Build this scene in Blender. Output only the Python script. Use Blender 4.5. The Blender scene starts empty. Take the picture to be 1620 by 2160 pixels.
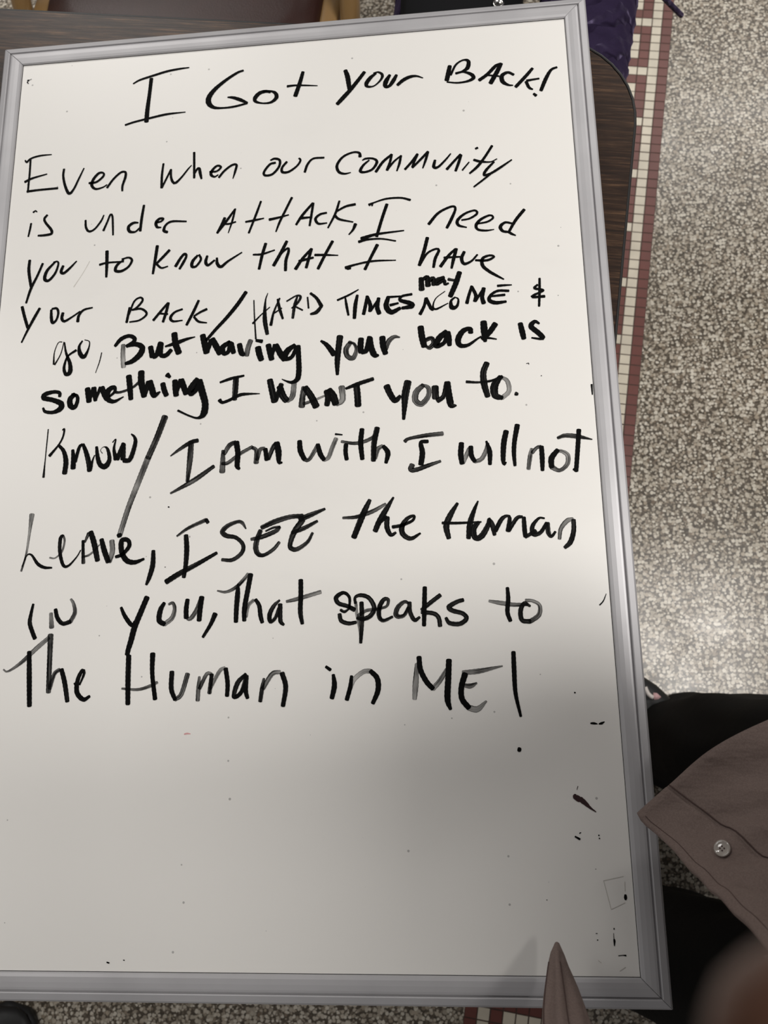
import bpy, bmesh, math, random
from mathutils import Vector, Matrix, noise
random.seed(7)
SC = bpy.context.scene
COL = SC.collection
H = 0.76                       # height of the writing surface above the floor

# ------------------------------------------------------------------ camera
cam = bpy.data.cameras.new('camera')
camo = bpy.data.objects.new('camera', cam); COL.objects.link(camo)
CX = Vector((0.99561906, -0.01699640, -0.09194455))
CY = Vector((-0.03747815, -0.97343219, -0.22588747))     # image down
CZ = Vector((-0.08566251, 0.22834379, -0.96980465))      # forward
CP = Vector((0.44585387, -0.67944352, 0.7238626 + H))
camo.matrix_world = Matrix(((CX.x, -CY.x, -CZ.x, CP.x), (CX.y, -CY.y, -CZ.y, CP.y), (CX.z, -CY.z, -CZ.z, CP.z), (0, 0, 0, 1)))
cam.sensor_fit = 'VERTICAL'; cam.sensor_height = 36; cam.sensor_width = 27
cam.lens = 1750 / 2160 * 36
cam.clip_start = 0.004
cam.dof.use_dof = True; cam.dof.focus_distance = 0.74; cam.dof.aperture_fstop = 10.5
SC.camera = camo

# ------------------------------------------------------------------ light
SC.view_settings.view_transform = 'Standard'; SC.view_settings.look = 'None'
SC.view_settings.gamma = 1; SC.view_settings.use_curve_mapping = False
SC.view_settings.exposure = 0.0
w = bpy.data.worlds.new('world'); SC.world = w; w.use_nodes = True
w.node_tree.nodes['Background'].inputs[0].default_value = (1.0, 0.98, 0.98, 1)
w.node_tree.nodes['Background'].inputs[1].default_value = 0.15
def area(name, x, y, z, sx, sy, power, col=(1, .95, .86), rot=0):
    l = bpy.data.lights.new(name, 'AREA'); l.shape = 'RECTANGLE'; l.size = sx; l.size_y = sy
    l.energy = power; l.color = col
    o = bpy.data.objects.new(name, l); COL.objects.link(o); o.location = (x, y, z + H); o.rotation_euler = (0, 0, rot)
    return o
area('ceiling_lamp_right', 1.55, -.46, 2.0, .75, .62, 43, (1, .975, .94))
area('ceiling_lamp_far_right', 1.9, 2.5, 2.0, 1.2, .6, 28, (1, .975, .94))
area('ceiling_lamp_far_left', -0.9, 2.3, 2.0, 1.2, .6, 32, (1, .975, .94))
area('ceiling_lamp_left', -1.5, .4, 2.0, 1.2, .6, 15, (1, .975, .94))

# ------------------------------------------------------------------ helpers
def V(x, y, z): return Vector((x, y, z + H))     # board-frame coordinates -> world
def tag(o, label=None, cat=None, group=None, kind=None):
    if label: o['label'] = label
    if cat: o['category'] = cat
    if group: o['group'] = group
    if kind: o['kind'] = kind
    return o
def empty(name, loc, rz=0):
    o = bpy.data.objects.new(name, None); COL.objects.link(o); o.location = loc; o.rotation_euler = (0, 0, rz)
    o.empty_display_size = .1
    return o
def meshobj(name, verts, faces, mats, parent=None, smooth=True, mi=None, local=True):
    """verts are in world space; when a parent is given they are moved to the parent's local space"""
    me = bpy.data.meshes.new(name)
    vs = [Vector(v) for v in verts]
    if parent is not None:
        m = pmat(parent).inverted(); vs = [m @ v for v in vs]
    me.from_pydata(vs, [], faces)
    if not isinstance(mats, (list, tuple)): mats = [mats]
    for m in mats: me.materials.append(m)
    for i, p in enumerate(me.polygons):
        p.use_smooth = smooth
        if mi is not None: p.material_index = mi[i]
    me.update()
    o = bpy.data.objects.new(name, me); COL.objects.link(o)
    if parent is not None: o.parent = parent
    return o
def pmat(o):
    m = Matrix.LocRotScale(o.location, o.rotation_euler, o.scale)
    return pmat(o.parent) @ m if o.parent else m
def bevel(o, wd=.002, seg=2):
    b = o.modifiers.new('bevel', 'BEVEL'); b.width = wd; b.segments = seg; b.limit_method = 'ANGLE'; b.angle_limit = math.radians(40)
    return o
def loft(rings, cap=True):
    """rings: list of equal-length closed loops of vectors"""
    n = len(rings[0]); vs = [v for r in rings for v in r]; fs = []
    for i in range(len(rings) - 1):
        for k in range(n):
            a = i * n + k; b = i * n + (k + 1) % n
            fs.append((a, b, b + n, a + n))
    if cap:
        fs.append(tuple(reversed(range(n)))); fs.append(tuple(range((len(rings) - 1) * n, len(rings) * n)))
    return vs, fs
def catmull(pts, step, closed=False):
    """pts: list of tuples; returns resampled list by centripetal-ish Catmull-Rom"""
    if len(pts) == 1: pts = [pts[0], tuple(c + (.0001 if i == 0 else 0) for i, c in enumerate(pts[0]))]
    P = [Vector(p[:3]) if len(p) >= 3 else Vector((p[0], p[1], 0)) for p in pts]
    E = [P[0] * 2 - P[1]] + P + [P[-1] * 2 - P[-2]]
    out = []
    for i in range(1, len(E) - 2):
        p0, p1, p2, p3 = E[i - 1:i + 3]
        n = max(2, int((p2 - p1).length / step))
        for k in range(n):
            t = k / n
            out.append(.5 * ((2 * p1) + (p2 - p0) * t + (2 * p0 - 5 * p1 + 4 * p2 - p3) * t * t + (3 * p1 - p0 - 3 * p2 + p3) * t ** 3))
    out.append(P[-1])
    return out
def tube(path, r, seg=12, closed_cap=True):
    P = [Vector(p) for p in path]; rings = []
    up = Vector((0, 0, 1)); prev = None
    for i, p in enumerate(P):
        t = (P[min(i + 1, len(P) - 1)] - P[max(i - 1, 0)]).normalized()
        if prev is None:
            a = t.cross(up)
            if a.length < .01: a = t.cross(Vector((1, 0, 0)))
            a.normalize()
        else:
            a = (prev - t * prev.dot(t)).normalized()
        prev = a; b = t.cross(a)
        rr = r[i] if isinstance(r, (list, tuple)) else r
        rings.append([p + (a * math.cos(2 * math.pi * k / seg) + b * math.sin(2 * math.pi * k / seg)) * rr for k in range(seg)])
    return loft(rings, closed_cap)
def box(x0, x1, y0, y1, z0, z1):
    vs = [(x, y, z) for z in (z0, z1) for y in (y0, y1) for x in (x0, x1)]
    return [Vector(v) for v in vs], [(0, 2, 3, 1), (4, 5, 7, 6), (0, 1, 5, 4), (2, 6, 7, 3), (0, 4, 6, 2), (1, 3, 7, 5)]
class MB:
    def __init__(s): s.v = []; s.f = []; s.m = []
    def add(s, vf, mat=0, tr=None):
        n = len(s.v); vs, fs = vf
        s.v += [(tr @ Vector(v)) if tr else Vector(v) for v in vs]; s.f += [tuple(i + n for i in f) for f in fs]; s.m += [mat] * len(fs)
        return s
    def build(s, name, mats, parent=None, smooth=True): return meshobj(name, s.v, s.f, mats, parent, smooth, s.m)

# ------------------------------------------------------------------ materials
class N:
    def __init__(s, name):
        s.mat = bpy.data.materials.new(name); s.mat.use_nodes = True; s.t = s.mat.node_tree
        s.b = s.t.nodes['Principled BSDF']; s.out = s.t.nodes['Material Output']
    def n(s, typ, **kw):
        x = s.t.nodes.new(typ)
        for k, v in kw.items():
            if hasattr(x, k): setattr(x, k, v)
            else: x.inputs[k.replace('_', ' ')].default_value = v
        return x
    def l(s, a, b): s.t.links.new(a, b)
    def set(s, **kw):
        for k, v in kw.items(): s.b.inputs[k.replace('_', ' ')].default_value = v
        return s
    def math(s, op, a, b=None, c=None, clamp=False):
        x = s.t.nodes.new('ShaderNodeMath'); x.operation = op; x.use_clamp = clamp
        for i, q in enumerate((a, b, c)):
            if q is None: continue
            if isinstance(q, (int, float)): x.inputs[i].default_value = q
            else: s.l(q, x.inputs[i])
        return x.outputs[0]
    def ramp(s, fac, stops, interp='LINEAR'):
        x = s.t.nodes.new('ShaderNodeValToRGB'); cr = x.color_ramp; cr.interpolation = interp
        while len(cr.elements) < len(stops): cr.elements.new(.5)
        for e, (p, c) in zip(cr.elements, stops):
            e.position = p; e.color = c if len(c) == 4 else (*c, 1)
        s.l(fac, x.inputs[0]); return x.outputs[0]
    def mix(s, fac, a, b, typ='MIX'):
        x = s.t.nodes.new('ShaderNodeMix'); x.data_type = 'RGBA'; x.blend_type = typ
        for i, q in ((0, fac), (6, a), (7, b)):
            if isinstance(q, (int, float)): x.inputs[i].default_value = q
            elif isinstance(q, tuple): x.inputs[i].default_value = q if len(q) == 4 else (*q, 1)
            else: s.l(q, x.inputs[i])
        return x.outputs[2]
    def coord(s, scale=(1, 1, 1), which='Object'):
        tc = s.n('ShaderNodeTexCoord'); mp = s.n('ShaderNodeMapping'); s.l(tc.outputs[which], mp.inputs[0])
        mp.inputs['Scale'].default_value = scale; return mp.outputs[0]
    def noise(s, vec, scale=5, detail=3, rough=.5):
        x = s.n('ShaderNodeTexNoise'); x.inputs['Scale'].default_value = scale; x.inputs['Detail'].default_value = detail
        x.inputs['Roughness'].default_value = rough
        s.l(vec, x.inputs['Vector']); return x.outputs[0]
    def bump(s, h, strength=.3, dist=.001):
        x = s.n('ShaderNodeBump'); x.inputs['Strength'].default_value = strength; x.inputs['Distance'].default_value = dist
        s.l(h, x.inputs['Height']); s.l(x.outputs[0], s.b.inputs['Normal']); return x
def srgb(r, g, b):
    f = lambda c: (c / 255 / 12.92) if c / 255 <= .04045 else ((c / 255 + .055) / 1.055) ** 2.4
    return (f(r), f(g), f(b), 1)
def simple(name, col, rough=.5, metal=0, nscale=40, var=.12, bump=0, bscale=200, coat=0):
    m = N(name); c = m.coord(); nz = m.noise(c, nscale, 4)
    d = tuple(x * (1 - var) for x in col[:3]); u = tuple(min(1, x * (1 + var)) for x in col[:3])
    m.l(m.ramp(nz, [(.3, d), (.7, u)]), m.b.inputs['Base Color'])
    m.set(Roughness=rough, Metallic=metal, Coat_Weight=coat)
    if bump: m.bump(m.noise(c, bscale, 3), bump)
    return m.mat

# handwriting: (word, [(dryness, "x,y,width x,y,width ..." in mm from the top left corner of the panel)])
WORDS = [
 ('I', [(0.08, "124,-34.2,1.5 130.7,-30.4,2.1 143.5,-26.7,2.4 160.1,-22.4,2.4 173.7,-20.6,2.1 183.9,-20,1.2"), (0.08, "143.4,-29.8,3.6 142.3,-48.7,3.5 141,-67.4,4.1 140.6,-81.8,4.4"), (0.08, "118.1,-84,2.1 128,-81.2,2.1 144.5,-78,2.3 162.4,-75,2.3 181.9,-74.2,1")]),
 ('Got', [(0.08, "242.3,-29.4,2.1 236,-31.5,2.6 224.2,-39.3,3.2 213.2,-48.9,4.1 206.8,-58.2,5 206.7,-65.9,5 212.4,-71.5,3.2 222.2,-72.9,2 234,-72.3,2.3 247.3,-69.6,2"), (0.08, "247.3,-69.1,2.3 239.8,-64.7,3.5 232.3,-61.4,2.9 226.6,-60.4,1.5"), (0.08, "271.5,-58.8,2 267,-57.1,3.2 260.4,-58.5,3.8 255.8,-63.6,4.1 256.1,-68.2,2.9 263.6,-71.1,1.7 272.4,-70.7,2.6 277.9,-65.7,3.8 276.7,-60,3.2 270.7,-56.9,1.7 264.1,-56.8,1.5"), (0.08, "305.6,-37.4,3.2 302.4,-50.2,3.8 297.8,-65.4,4.1"), (0.08, "289.4,-53.1,2.6 297.3,-52.8,2 309,-53.9,1.7 320.8,-55.4,0.9")]),
 ('your', [(0.2, "349.9,-39.7,3.6 352.1,-47.3,4.5 353.3,-56.2,4.2 353.9,-62.4,3.6"), (0.2, "369.6,-43.7,3.3 363.5,-52.3,3.6 355.1,-63.4,3.9 347.4,-72.3,4.2 341.4,-79.2,3.6"), (0.2, "381.7,-46.6,1.8 376.3,-50.5,3.6 371.7,-57.1,3.9 372.4,-61.2,2.7 379.2,-61.3,1.5 386.1,-55,2.1 388.1,-49,2.7 384,-45.1,1.8 379.1,-46,1.5"), (0.2, "395.7,-49.8,2.7 391.6,-57.3,4.5 390.9,-63,3.3 395,-62.8,3 399.1,-57.1,3.9 402.6,-50.4,2.7"), (0.2, "403.5,-62.4,3 409.3,-57.2,3.6 416.1,-54,3.3 422.9,-53.6,2.1 429.5,-56.5,1")]),
 ('BAck!', [(0.2, "457.2,-44.9,3.6 455.7,-52.1,4.2 453.6,-61.5,4.2"), (0.2, "457.8,-55.8,2.1 463.4,-44.1,2.1 471,-39.2,1.8 476.2,-41,3.3 475.1,-48.7,3.9 469.8,-52.6,2.4 463,-54.5,2.1"), (0.2, "463.1,-54.2,2.4 470.5,-53.2,2.1 478.5,-56.9,3.3 480.5,-61.4,3.6 474.5,-64.7,2.4 464.1,-65.6,1.8 453.8,-63.7,1.5"), (0.2, "486.3,-64.6,3.3 494.6,-58.5,3.3 503.1,-49.7,3.3 508.4,-47.1,2.1"), (0.2, "508.9,-47.2,3.6 504.3,-56.8,4.1 497.5,-69.1,4.1"), (0.2, "493.9,-59.3,1.8 506.2,-61.8,1.8"), (0.2, "520.9,-61.5,2.4 515.2,-58.2,2.7 509.2,-61.6,3.8 509.6,-68.6,3.8 515.2,-73.1,2.1 519.5,-73.8,1.2"), (0.2, "539.9,-55.9,2.7 533.2,-63.9,3.2 522.3,-75.8,3.2"), (0.2, "545.7,-68.4,1.8 538.7,-69.1,2.1 533.6,-69.7,2.6"), (0.2, "532.8,-70.8,2.9 535.3,-77.9,2.6 538.8,-80.4,1.5"), (0.2, "564.1,-56.9,2.1 558.2,-59.5,2.6 552.5,-69.2,3.5 546.9,-82.4,3.2"), (0.2, "539.5,-85.6,2.3 541.7,-87.9,2.9")]),
 ('Even', [(0.05, "11.9,-117.1,1.3 13.8,-119.5,2.2 18.1,-115.5,1.9 27.8,-113,1.9 40.2,-112.6,1"), (0.05, "17.7,-115.4,1.9 18.1,-132.1,1.9 18,-144.7,1.9 18,-154.5,1.9"), (0.05, "13.8,-142.9,2.5 21.7,-139.2,2.2 37,-135.5,1.3"), (0.05, "17.2,-154.4,2.5 29.5,-153.6,2.2 49.9,-153.1,2.2"), (0.05, "55.1,-131.2,2.2 54.9,-139.6,2.2 57.9,-151.4,2.5 62.6,-160.3,2.8 67.2,-155.7,2.2 72,-143.7,1.9 76.6,-131.9,1.3"), (0.05, "83.3,-149.9,2.2 91.1,-149.2,2.2 98,-143.1,2.2 97.7,-139.2,1.9 92.9,-139.2,2.5 87.6,-145.9,2.8 86.4,-152.9,2.8 90.8,-157.3,2.2 98,-156.1,1.6 102.6,-153.3,1.2"), (0.05, "102.9,-156.8,2.2 108.8,-147.6,2.2 116.4,-140.2,2.2 121.3,-140.3,2.2 121.6,-146,2.5 119.2,-155.5,2.2 119.2,-161.7,1.9")]),
 ('when', [(0.05, "161.2,-133.6,1.9 160.2,-147.4,2.2 160.5,-161.5,2.5"), (0.05, "160.8,-161.5,1.9 164.4,-153,1.9 169.5,-141,1.9"), (0.05, "169.5,-141,1.9 169.9,-149.9,2.2 172,-155.7,2.5 175,-157,2.5 181.1,-150.8,1.9 187.1,-142.5,1.6 190.9,-137.9,0.9"), (0.05, "193.1,-123.1,2.2 193.6,-136,2.2 194.2,-152.8,2.2"), (0.05, "194,-149.2,1.2 196.7,-143.3,2.2 199,-142.1,2.5 200.3,-148,2.8 201.8,-154.3,1.9"), (0.05, "210.3,-147.1,1.9 217.4,-147.1,1.9 221.7,-142.7,2.2 218,-140.7,2.2 213.4,-144.7,2.5 211.5,-150.2,2.8 215.2,-153.3,1.9 219.1,-151.3,1.2"), (0.05, "220,-154.4,2.2 225.3,-147.4,2.2 233,-141.4,2.2 237.8,-141.4,2.2 236.7,-148.4,2.2 234.5,-156.9,0.9")]),
 ('our', [(0.1, "277.8,-142.3,2.3 272.3,-143.7,2.3 266.5,-151.7,2.3 267.4,-155.9,2.3 274.9,-155.2,2.3 281.6,-147.3,2.3 282.3,-139.8,2.3 277.2,-137.5,2.3 273,-139,1.7"), (0.1, "289.6,-142.3,2.3 284.9,-148.5,2.3 285.3,-153.6,2.6 291.7,-153.8,2.3 300,-147.9,2 303.7,-141.6,2 302,-139.2,1.7"), (0.1, "308.1,-155.5,2.3 310.9,-146.9,2.3 316.7,-140.8,2 327.5,-140.6,2")]),
 ('community', [(0.1, "364.1,-142.6,3 363.3,-138.2,2.3 356.7,-137.1,2 346.7,-141.5,2.3 340.8,-150.4,2.6 342.5,-158,2.6 348.2,-160.7,2 354.5,-159.9,1"), (0.1, "373.1,-147.5,1.6 367.3,-152.6,2.3 364.2,-158.8,2.9 368,-160.6,2.3 376.2,-158,2.3 381,-150,2.6 377.2,-145.9,2 369.8,-145.3,2 366.5,-146.9,1.3"), (0.1, "379.8,-161.1,2.6 387,-150.5,2.6 395.9,-142.8,2.3"), (0.1, "395.9,-142.8,2.3 394.1,-151.1,2.3 391,-160.1,2.6"), (0.1, "391,-160.1,2 397.7,-151.4,2 405.2,-144.9,1.6"), (0.1, "405.2,-144.9,2 403.4,-153.7,2.3 400.7,-161.9,1.3"), (0.1, "408.9,-160.7,2.3 415.6,-152.9,2.3 421.6,-144.5,2.3"), (0.1, "421.6,-145,2.3 418.1,-153.1,2.3 416.3,-158.9,2.3"), (0.1, "416.3,-159.4,2 423.8,-151.7,2.3 432.2,-142.8,2.6"), (0.1, "432.2,-142.8,2.3 429.5,-152.2,2.3 426.5,-160.8,1.3"), (0.1, "438.8,-153,2.3 437.4,-160.3,2.9 441.4,-161,2.3 448.9,-153.8,1.9 454.5,-146.9,1.3"), (0.1, "450.2,-164.1,2.6 456.9,-156.4,2.3 464.2,-148.6,2.3"), (0.1, "464.8,-149.3,2.3 461.7,-158.6,2.6 458.7,-166.6,2.3"), (0.1, "465.4,-166.3,1.6 472.2,-158,1.3"), (0.1, "479.3,-143.4,1.9 481.2,-142.5,2.3"), (0.1, "495.5,-141.5,2.3 488.5,-152.6,2.3 480.8,-163,2.6 472.5,-170.5,1.9"), (0.1, "477.1,-155.8,2.3 483.5,-158.2,2.3 493,-159.4,1.3 499.6,-156.6,1"), (0.1, "496.5,-159.7,1.9 488.6,-168.2,2.6 486.3,-173.5,2.3 492.4,-172.5,2.3 502.3,-166.6,2.3 513.9,-158.8,1.3"), (0.1, "492.4,-173.1,1.9 485,-178.9,1.9 475.9,-185.8,1.6")]),
 ('is', [(0.12, "24.6,-191.9,1.9 23.9,-199.1,1.9 22.8,-206.7,1.6"), (0.12, "25.9,-179.3,1.9 28,-177.6,1.6 29.8,-179.1,1"), (0.12, "41.1,-183.6,2.3 38.4,-187.5,2.3 40.1,-192.2,2.3 46.7,-200.8,2.6 47,-205.3,2.6 39.6,-206.5,2.3 33.2,-206.4,1.9")]),
 ('under', [(0.12, "82.4,-192.7,1.9 83.4,-200.8,2.2 87,-205.6,2.2 92.7,-203.3,1.9 98.8,-194.8,1.9 101.4,-188.2,1.3"), (0.12, "102,-205.8,2.2 105.5,-196.2,1.9 108.3,-188,1.9 110.5,-190.3,1.9 111.6,-201.1,1.9 112.4,-211.5,1.6"), (0.12, "137.9,-199.6,1.6 133,-199.5,2.6 128.2,-203.3,2.9 129.4,-208.7,2.9 135.2,-209.7,1.9 139.4,-205.9,1.6"), (0.12, "143,-180.2,2.2 141.4,-194.5,2.6 140.5,-209,2.5"), (0.12, "156.5,-201,1.9 161.7,-199.9,1.9 164,-197.1,2.2 159.9,-196.8,2.5 156.5,-201,2.9 157.9,-206,2.5 162,-206.7,1.3"), (0.12, "168.8,-212.5,2.5 165.1,-210.5,2.9 166.8,-204.4,2.2 173.2,-200.8,2.2 187.9,-201.9,1.6")]),
 ('Attack,', [(0.12, "220,-217.2,2.2 228.5,-205.5,2.5 237.5,-192,1.9"), (0.12, "227.3,-201,2.8 224.3,-208.7,2.8 220.4,-216,1.9"), (0.12, "237.8,-191.5,1.6 235,-205.1,1.9 231.3,-218,0.9"), (0.12, "224.5,-207,1.9 231,-208,1.9 238.5,-206.2,1.6"), (0.12, "263.8,-185.1,1.9 259,-199.9,2.2 252.1,-219.6,1.9"), (0.12, "248.7,-207,1.9 257.5,-205.9,2.2 267,-204.4,1.3"), (0.15, "295.2,-183.3,2.2 289.6,-195.5,2.2 283.3,-209.4,2.2 279.5,-220.2,1.3"), (0.15, "272.7,-206.3,2.6 281.6,-204.8,2.2 292.1,-202.5,1.3"), (0.15, "299.8,-213.9,2.2 305.9,-204,2.6 316.3,-191.3,2.2"), (0.15, "316.8,-191.3,2.2 315.2,-202.9,2.2 313.2,-216.1,1.9"), (0.15, "305.1,-207.1,2.6 315.6,-206.8,1.6"), (0.15, "330.1,-203.1,1.9 323.6,-204.4,2.2 319.1,-208.9,2.5 322,-214.5,2.2 330.4,-214.4,1.3"), (0.15, "343,-191,1.9 338.9,-204.7,2.2 331.6,-219.8,1.6"), (0.15, "358.7,-195.9,2.5 349.4,-197.5,2.2 340.5,-202.1,1.9"), (0.15, "338.1,-206.4,2.5 342.9,-211.2,2.2 356.4,-215.3,1.3"), (0.15, "358.8,-217.8,3.2 356.4,-223.7,2.2 352.3,-228.7,1.3")]),
 ('I', [(0.15, "372.6,-197.5,2.9 377.4,-195.5,1.6 389.4,-192.2,1.9 403.7,-192.2,1.9 413.2,-195.3,2.2"), (0.15, "375.8,-196.8,1.9 375.4,-199,1.3"), (0.15, "390.1,-198.3,2.9 385.1,-213.5,2.8 379.5,-232.8,2.8"), (0.15, "364.7,-234.2,3.8 379.3,-230.4,2.5 406.1,-228.3,1.3")]),
 ('need', [(0.15, "430.6,-223.1,2.8 439.5,-212.4,2.5 449.1,-207,2.2 455.4,-205.7,2.2 456.8,-209.3,2.2 452.6,-219.5,2.8 448,-228.5,2.5"), (0.15, "462.6,-221.2,1.6 470.4,-220,1.9 477.6,-215.3,2.2 475.5,-211.6,1.9 466,-214.4,2.2 458.7,-220.9,2.8 459.3,-226.5,2.5 467,-229.4,1.2"), (0.15, "478,-226.2,1.6 487.3,-224.8,1.9 492.9,-220.9,1.9 489.9,-218,1.9 481.2,-221.7,2.5 476.3,-227.5,2.8 477.7,-232.4,2.2 485.3,-234.2,1.9 493.1,-233.6,0.9"), (0.15, "510.3,-228.3,1.9 504.2,-226.9,2.2 499.4,-230.9,3.1 501.4,-235.9,2.5 508.2,-237.6,1.9"), (0.15, "523,-214.4,2.8 514.3,-225.1,2.8 506.7,-238,2.2"), (0.15, "506.7,-237,2.5 509.7,-239.5,2.2 513.4,-241.5,1.2")]),
 ('you', [(0.1, "26.6,-233.8,2.6 26.7,-245.5,2.9 30.4,-263.2,2.6"), (0.1, "40.7,-238.4,2.3 36.2,-251.5,2.3 30.6,-265.3,2.6 26.8,-280.9,1.9"), (0.1, "53.6,-237.5,1.9 45.9,-246.8,2.9 44.1,-255.6,3.2 48.4,-257.7,2.6 54.6,-250.1,2.3 57.2,-240.4,1.9 55.8,-237.1,1.6 52,-237.9,1.6"), (0.1, "62.4,-242.6,2.6 60.7,-248.7,2.9 63.5,-250.7,2.6 69.4,-245.7,2.3 76.1,-238.2,1.3")]),
 ('to', [(0.1, "107.2,-229.3,3.2 107.9,-244,2.9 108.2,-257.8,2.2"), (0.1, "100.5,-243.8,2.3 108.5,-242.2,1.9 125.1,-242.1,1.6"), (0.1, "125,-240.2,1.6 118.6,-245.6,2.6 117.3,-251.4,2.9 123.2,-252.5,2.6 130.4,-248.2,2.2 133.7,-241.3,2.3 130.2,-238,1.9 123.3,-239.3,1.6")]),
 ('know', [(0.1, "159.1,-227.1,2.9 158,-238.6,2.9 156,-257.5,2.2"), (0.1, "171.8,-232.8,2.6 164.7,-240.8,2.6 159.2,-246.6,2.2"), (0.1, "159.3,-247.2,2.2 164.4,-251.8,1.9 170.9,-250.5,1.3"), (0.1, "178.8,-251,2.9 183.7,-242.2,2.6 187.6,-238,2.6 189.4,-240.8,2.2 186.4,-247.7,2.6 183,-254.1,2.2"), (0.1, "200.8,-240.7,2.2 196.1,-246.6,2.9 195.5,-252.2,2.9 199.6,-252.5,2.2 204.3,-245.4,2.2 202.4,-240,1.9"), (0.1, "210.7,-241.9,2.2 209.3,-248.4,2.9 211.8,-252.1,2.5 218.2,-247.2,1.9"), (0.1, "220.5,-244.8,1.9 221.1,-251,2.9 224.9,-254.7,2.9 232,-249.1,2.2 245.6,-240.5,1.3")]),
 ('that', [(0.2, "269.4,-232.5,2.8 266.1,-244.8,2.8 263.2,-259.8,2.4"), (0.2, "257,-243.8,1.7 266.1,-243.8,2.1 278.4,-240.3,1.4"), (0.2, "290.5,-231.6,2.8 284.5,-244.2,3.1 277.7,-257,3.1"), (0.2, "278.6,-256.2,2.4 284.6,-245.1,2.1 291.5,-239.3,2.1 292.4,-242.8,2.4 289.9,-252.2,2.8 289.5,-263.2,2.7"), (0.2, "299.5,-262.3,3.1 306.4,-251.5,2.7 315.1,-241.6,2.4"), (0.2, "315.1,-241.6,2.8 312.5,-251.9,2.7 310,-261.6,2.7"), (0.2, "303,-254.1,2.7 316.9,-251.2,2.1"), (0.2, "336,-234.9,2.8 329,-248.3,2.7 321.7,-263.5,2.7"), (0.2, "318.6,-248.5,2.4 329,-249.2,2.1 341.4,-250.5,1")]),
 ('I', [(0.2, "361.9,-237.3,2.7 370.6,-235.5,2.1 384.3,-235.7,1.7 398,-239,1.4"), (0.2, "380,-241.9,3.1 373.8,-254.3,2.7 367.6,-267.4,2.7"), (0.2, "348.8,-264.4,3.1 358.2,-261.7,2 375.4,-259.1,2 397.6,-259.7,1"), (0.2, "350.5,-265.3,2.7 353.4,-265.1,2.4")]),
 ('have', [(0.2, "428.8,-237.8,3.1 425,-252.3,3.1 420.3,-266.6,3"), (0.2, "421.2,-265.1,2.4 428.3,-254.4,2 436.9,-250.3,2 439.4,-252.4,2.4 435.7,-260.6,2.7 433.8,-269.7,2.4"), (0.2, "440.5,-269.3,3 448.4,-258.6,2.7 455.4,-251.7,2"), (0.2, "456.3,-251.7,2.7 453.4,-261.8,3 451,-271.9,2"), (0.2, "444.2,-260.2,2 459.3,-260.4,1.7"), (0.2, "463.7,-255.4,2.7 460.9,-262.3,3 463.2,-268.1,2.7 470,-265.8,2 476.1,-259.3,1.7"), (0.2, "474.2,-265.1,2 485,-265.9,2.3 491.8,-262.7,2 487.8,-260.9,2 480.9,-263.7,2.7 480.6,-271.1,3 486.2,-277.4,2.7 492.6,-282.1,2.3 499.8,-286.8,1.3")]),
 ('your', [(0.15, "23,-284.9,2.8 26.5,-296,2.8 30.8,-308,2.8"), (0.15, "41.5,-287.7,2.5 36,-299.1,2.8 30.6,-311.3,2.2 25.7,-323.4,1.5"), (0.15, "53.7,-290.2,2.2 54.4,-298.6,2.8 56.1,-304.2,2.8 59.7,-301.4,2.1 61.2,-294,2.2 59.2,-288.9,2.2 54.4,-289.1,1.9"), (0.15, "66,-294.3,2.8 65.3,-300.1,2.8 68.3,-303.3,2.5 75.9,-299.1,1.8 83.5,-293.7,1.5"), (0.15, "81.9,-304.5,2.8 82.7,-297.9,2.5 87.4,-292.3,2.1 96,-290.4,1.5")]),
 ('back', [(0.15, "134.1,-292.8,2.1 133,-301,2.4 131.9,-308.4,2.4"), (0.15, "133.8,-300.3,1.8 138.5,-286.4,1.8 144.6,-282.6,1.8 146.9,-286.1,2.1 141.3,-293.3,2.1 136.7,-295.5,1.5"), (0.15, "136.7,-295.5,1.8 146.1,-294.9,2.1 151.8,-300.6,2.1 145.1,-306.8,1.8 135,-308.3,1.5"), (0.15, "158.9,-307.9,2.4 165.8,-299,2.4 172.8,-290.3,2.1"), (0.15, "173.3,-290.3,2.4 171.4,-300.1,2.7 168.7,-310.2,2.4"), (0.15, "164.4,-301,1.8 173,-302.2,1.8"), (0.15, "187.6,-297.9,1.8 180,-300.7,2.1 176,-306.2,2.7 178.8,-310.2,2.1 188.1,-309.8,1.2"), (0.15, "203.6,-289.8,2.4 198.6,-301.9,2.7 192.5,-314.9,2.4"), (0.15, "212,-299.4,2.4 205.6,-302.3,2.1 199.6,-306,1.8"), (0.15, "199.6,-306.9,2.1 204.4,-312.1,2.1 212.5,-313.9,1.2")]),
 ('slash', [(0.15, "250.7,-283.7,3.3 242.5,-296.4,3.6 232.1,-309.7,3.3 221.7,-321.3,3 212.8,-332.1,2.7")]),
 ('go,', [(0.15, "67.5,-325.4,0.8 63.6,-326,0.8 60.4,-336.2,0.9 60.6,-348.4,1.8"), (0.15, "61.7,-349,1.5 66.9,-338.2,0.9 69.4,-325.5,0.9"), (0.15, "70,-326.1,1.2 72.3,-336.9,2.1 77.1,-348.5,3.3 77.8,-357.5,4.2 74,-359.7,3.3 71.5,-353.9,2.7 72.3,-346.6,2.1 74.9,-340.3,1.8 82.4,-335,2.4"), (0.15, "88.1,-325.5,1.5 85.3,-331.1,2.4 86.6,-338.5,3.9 90.8,-342.5,3.6 94.7,-334.9,1.8 95.4,-326.8,0.9 90.4,-324.5,0.8"), (0.15, "108.6,-339,0.9 106.9,-348.6,0.9 103.7,-359.7,0.6")]),
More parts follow.
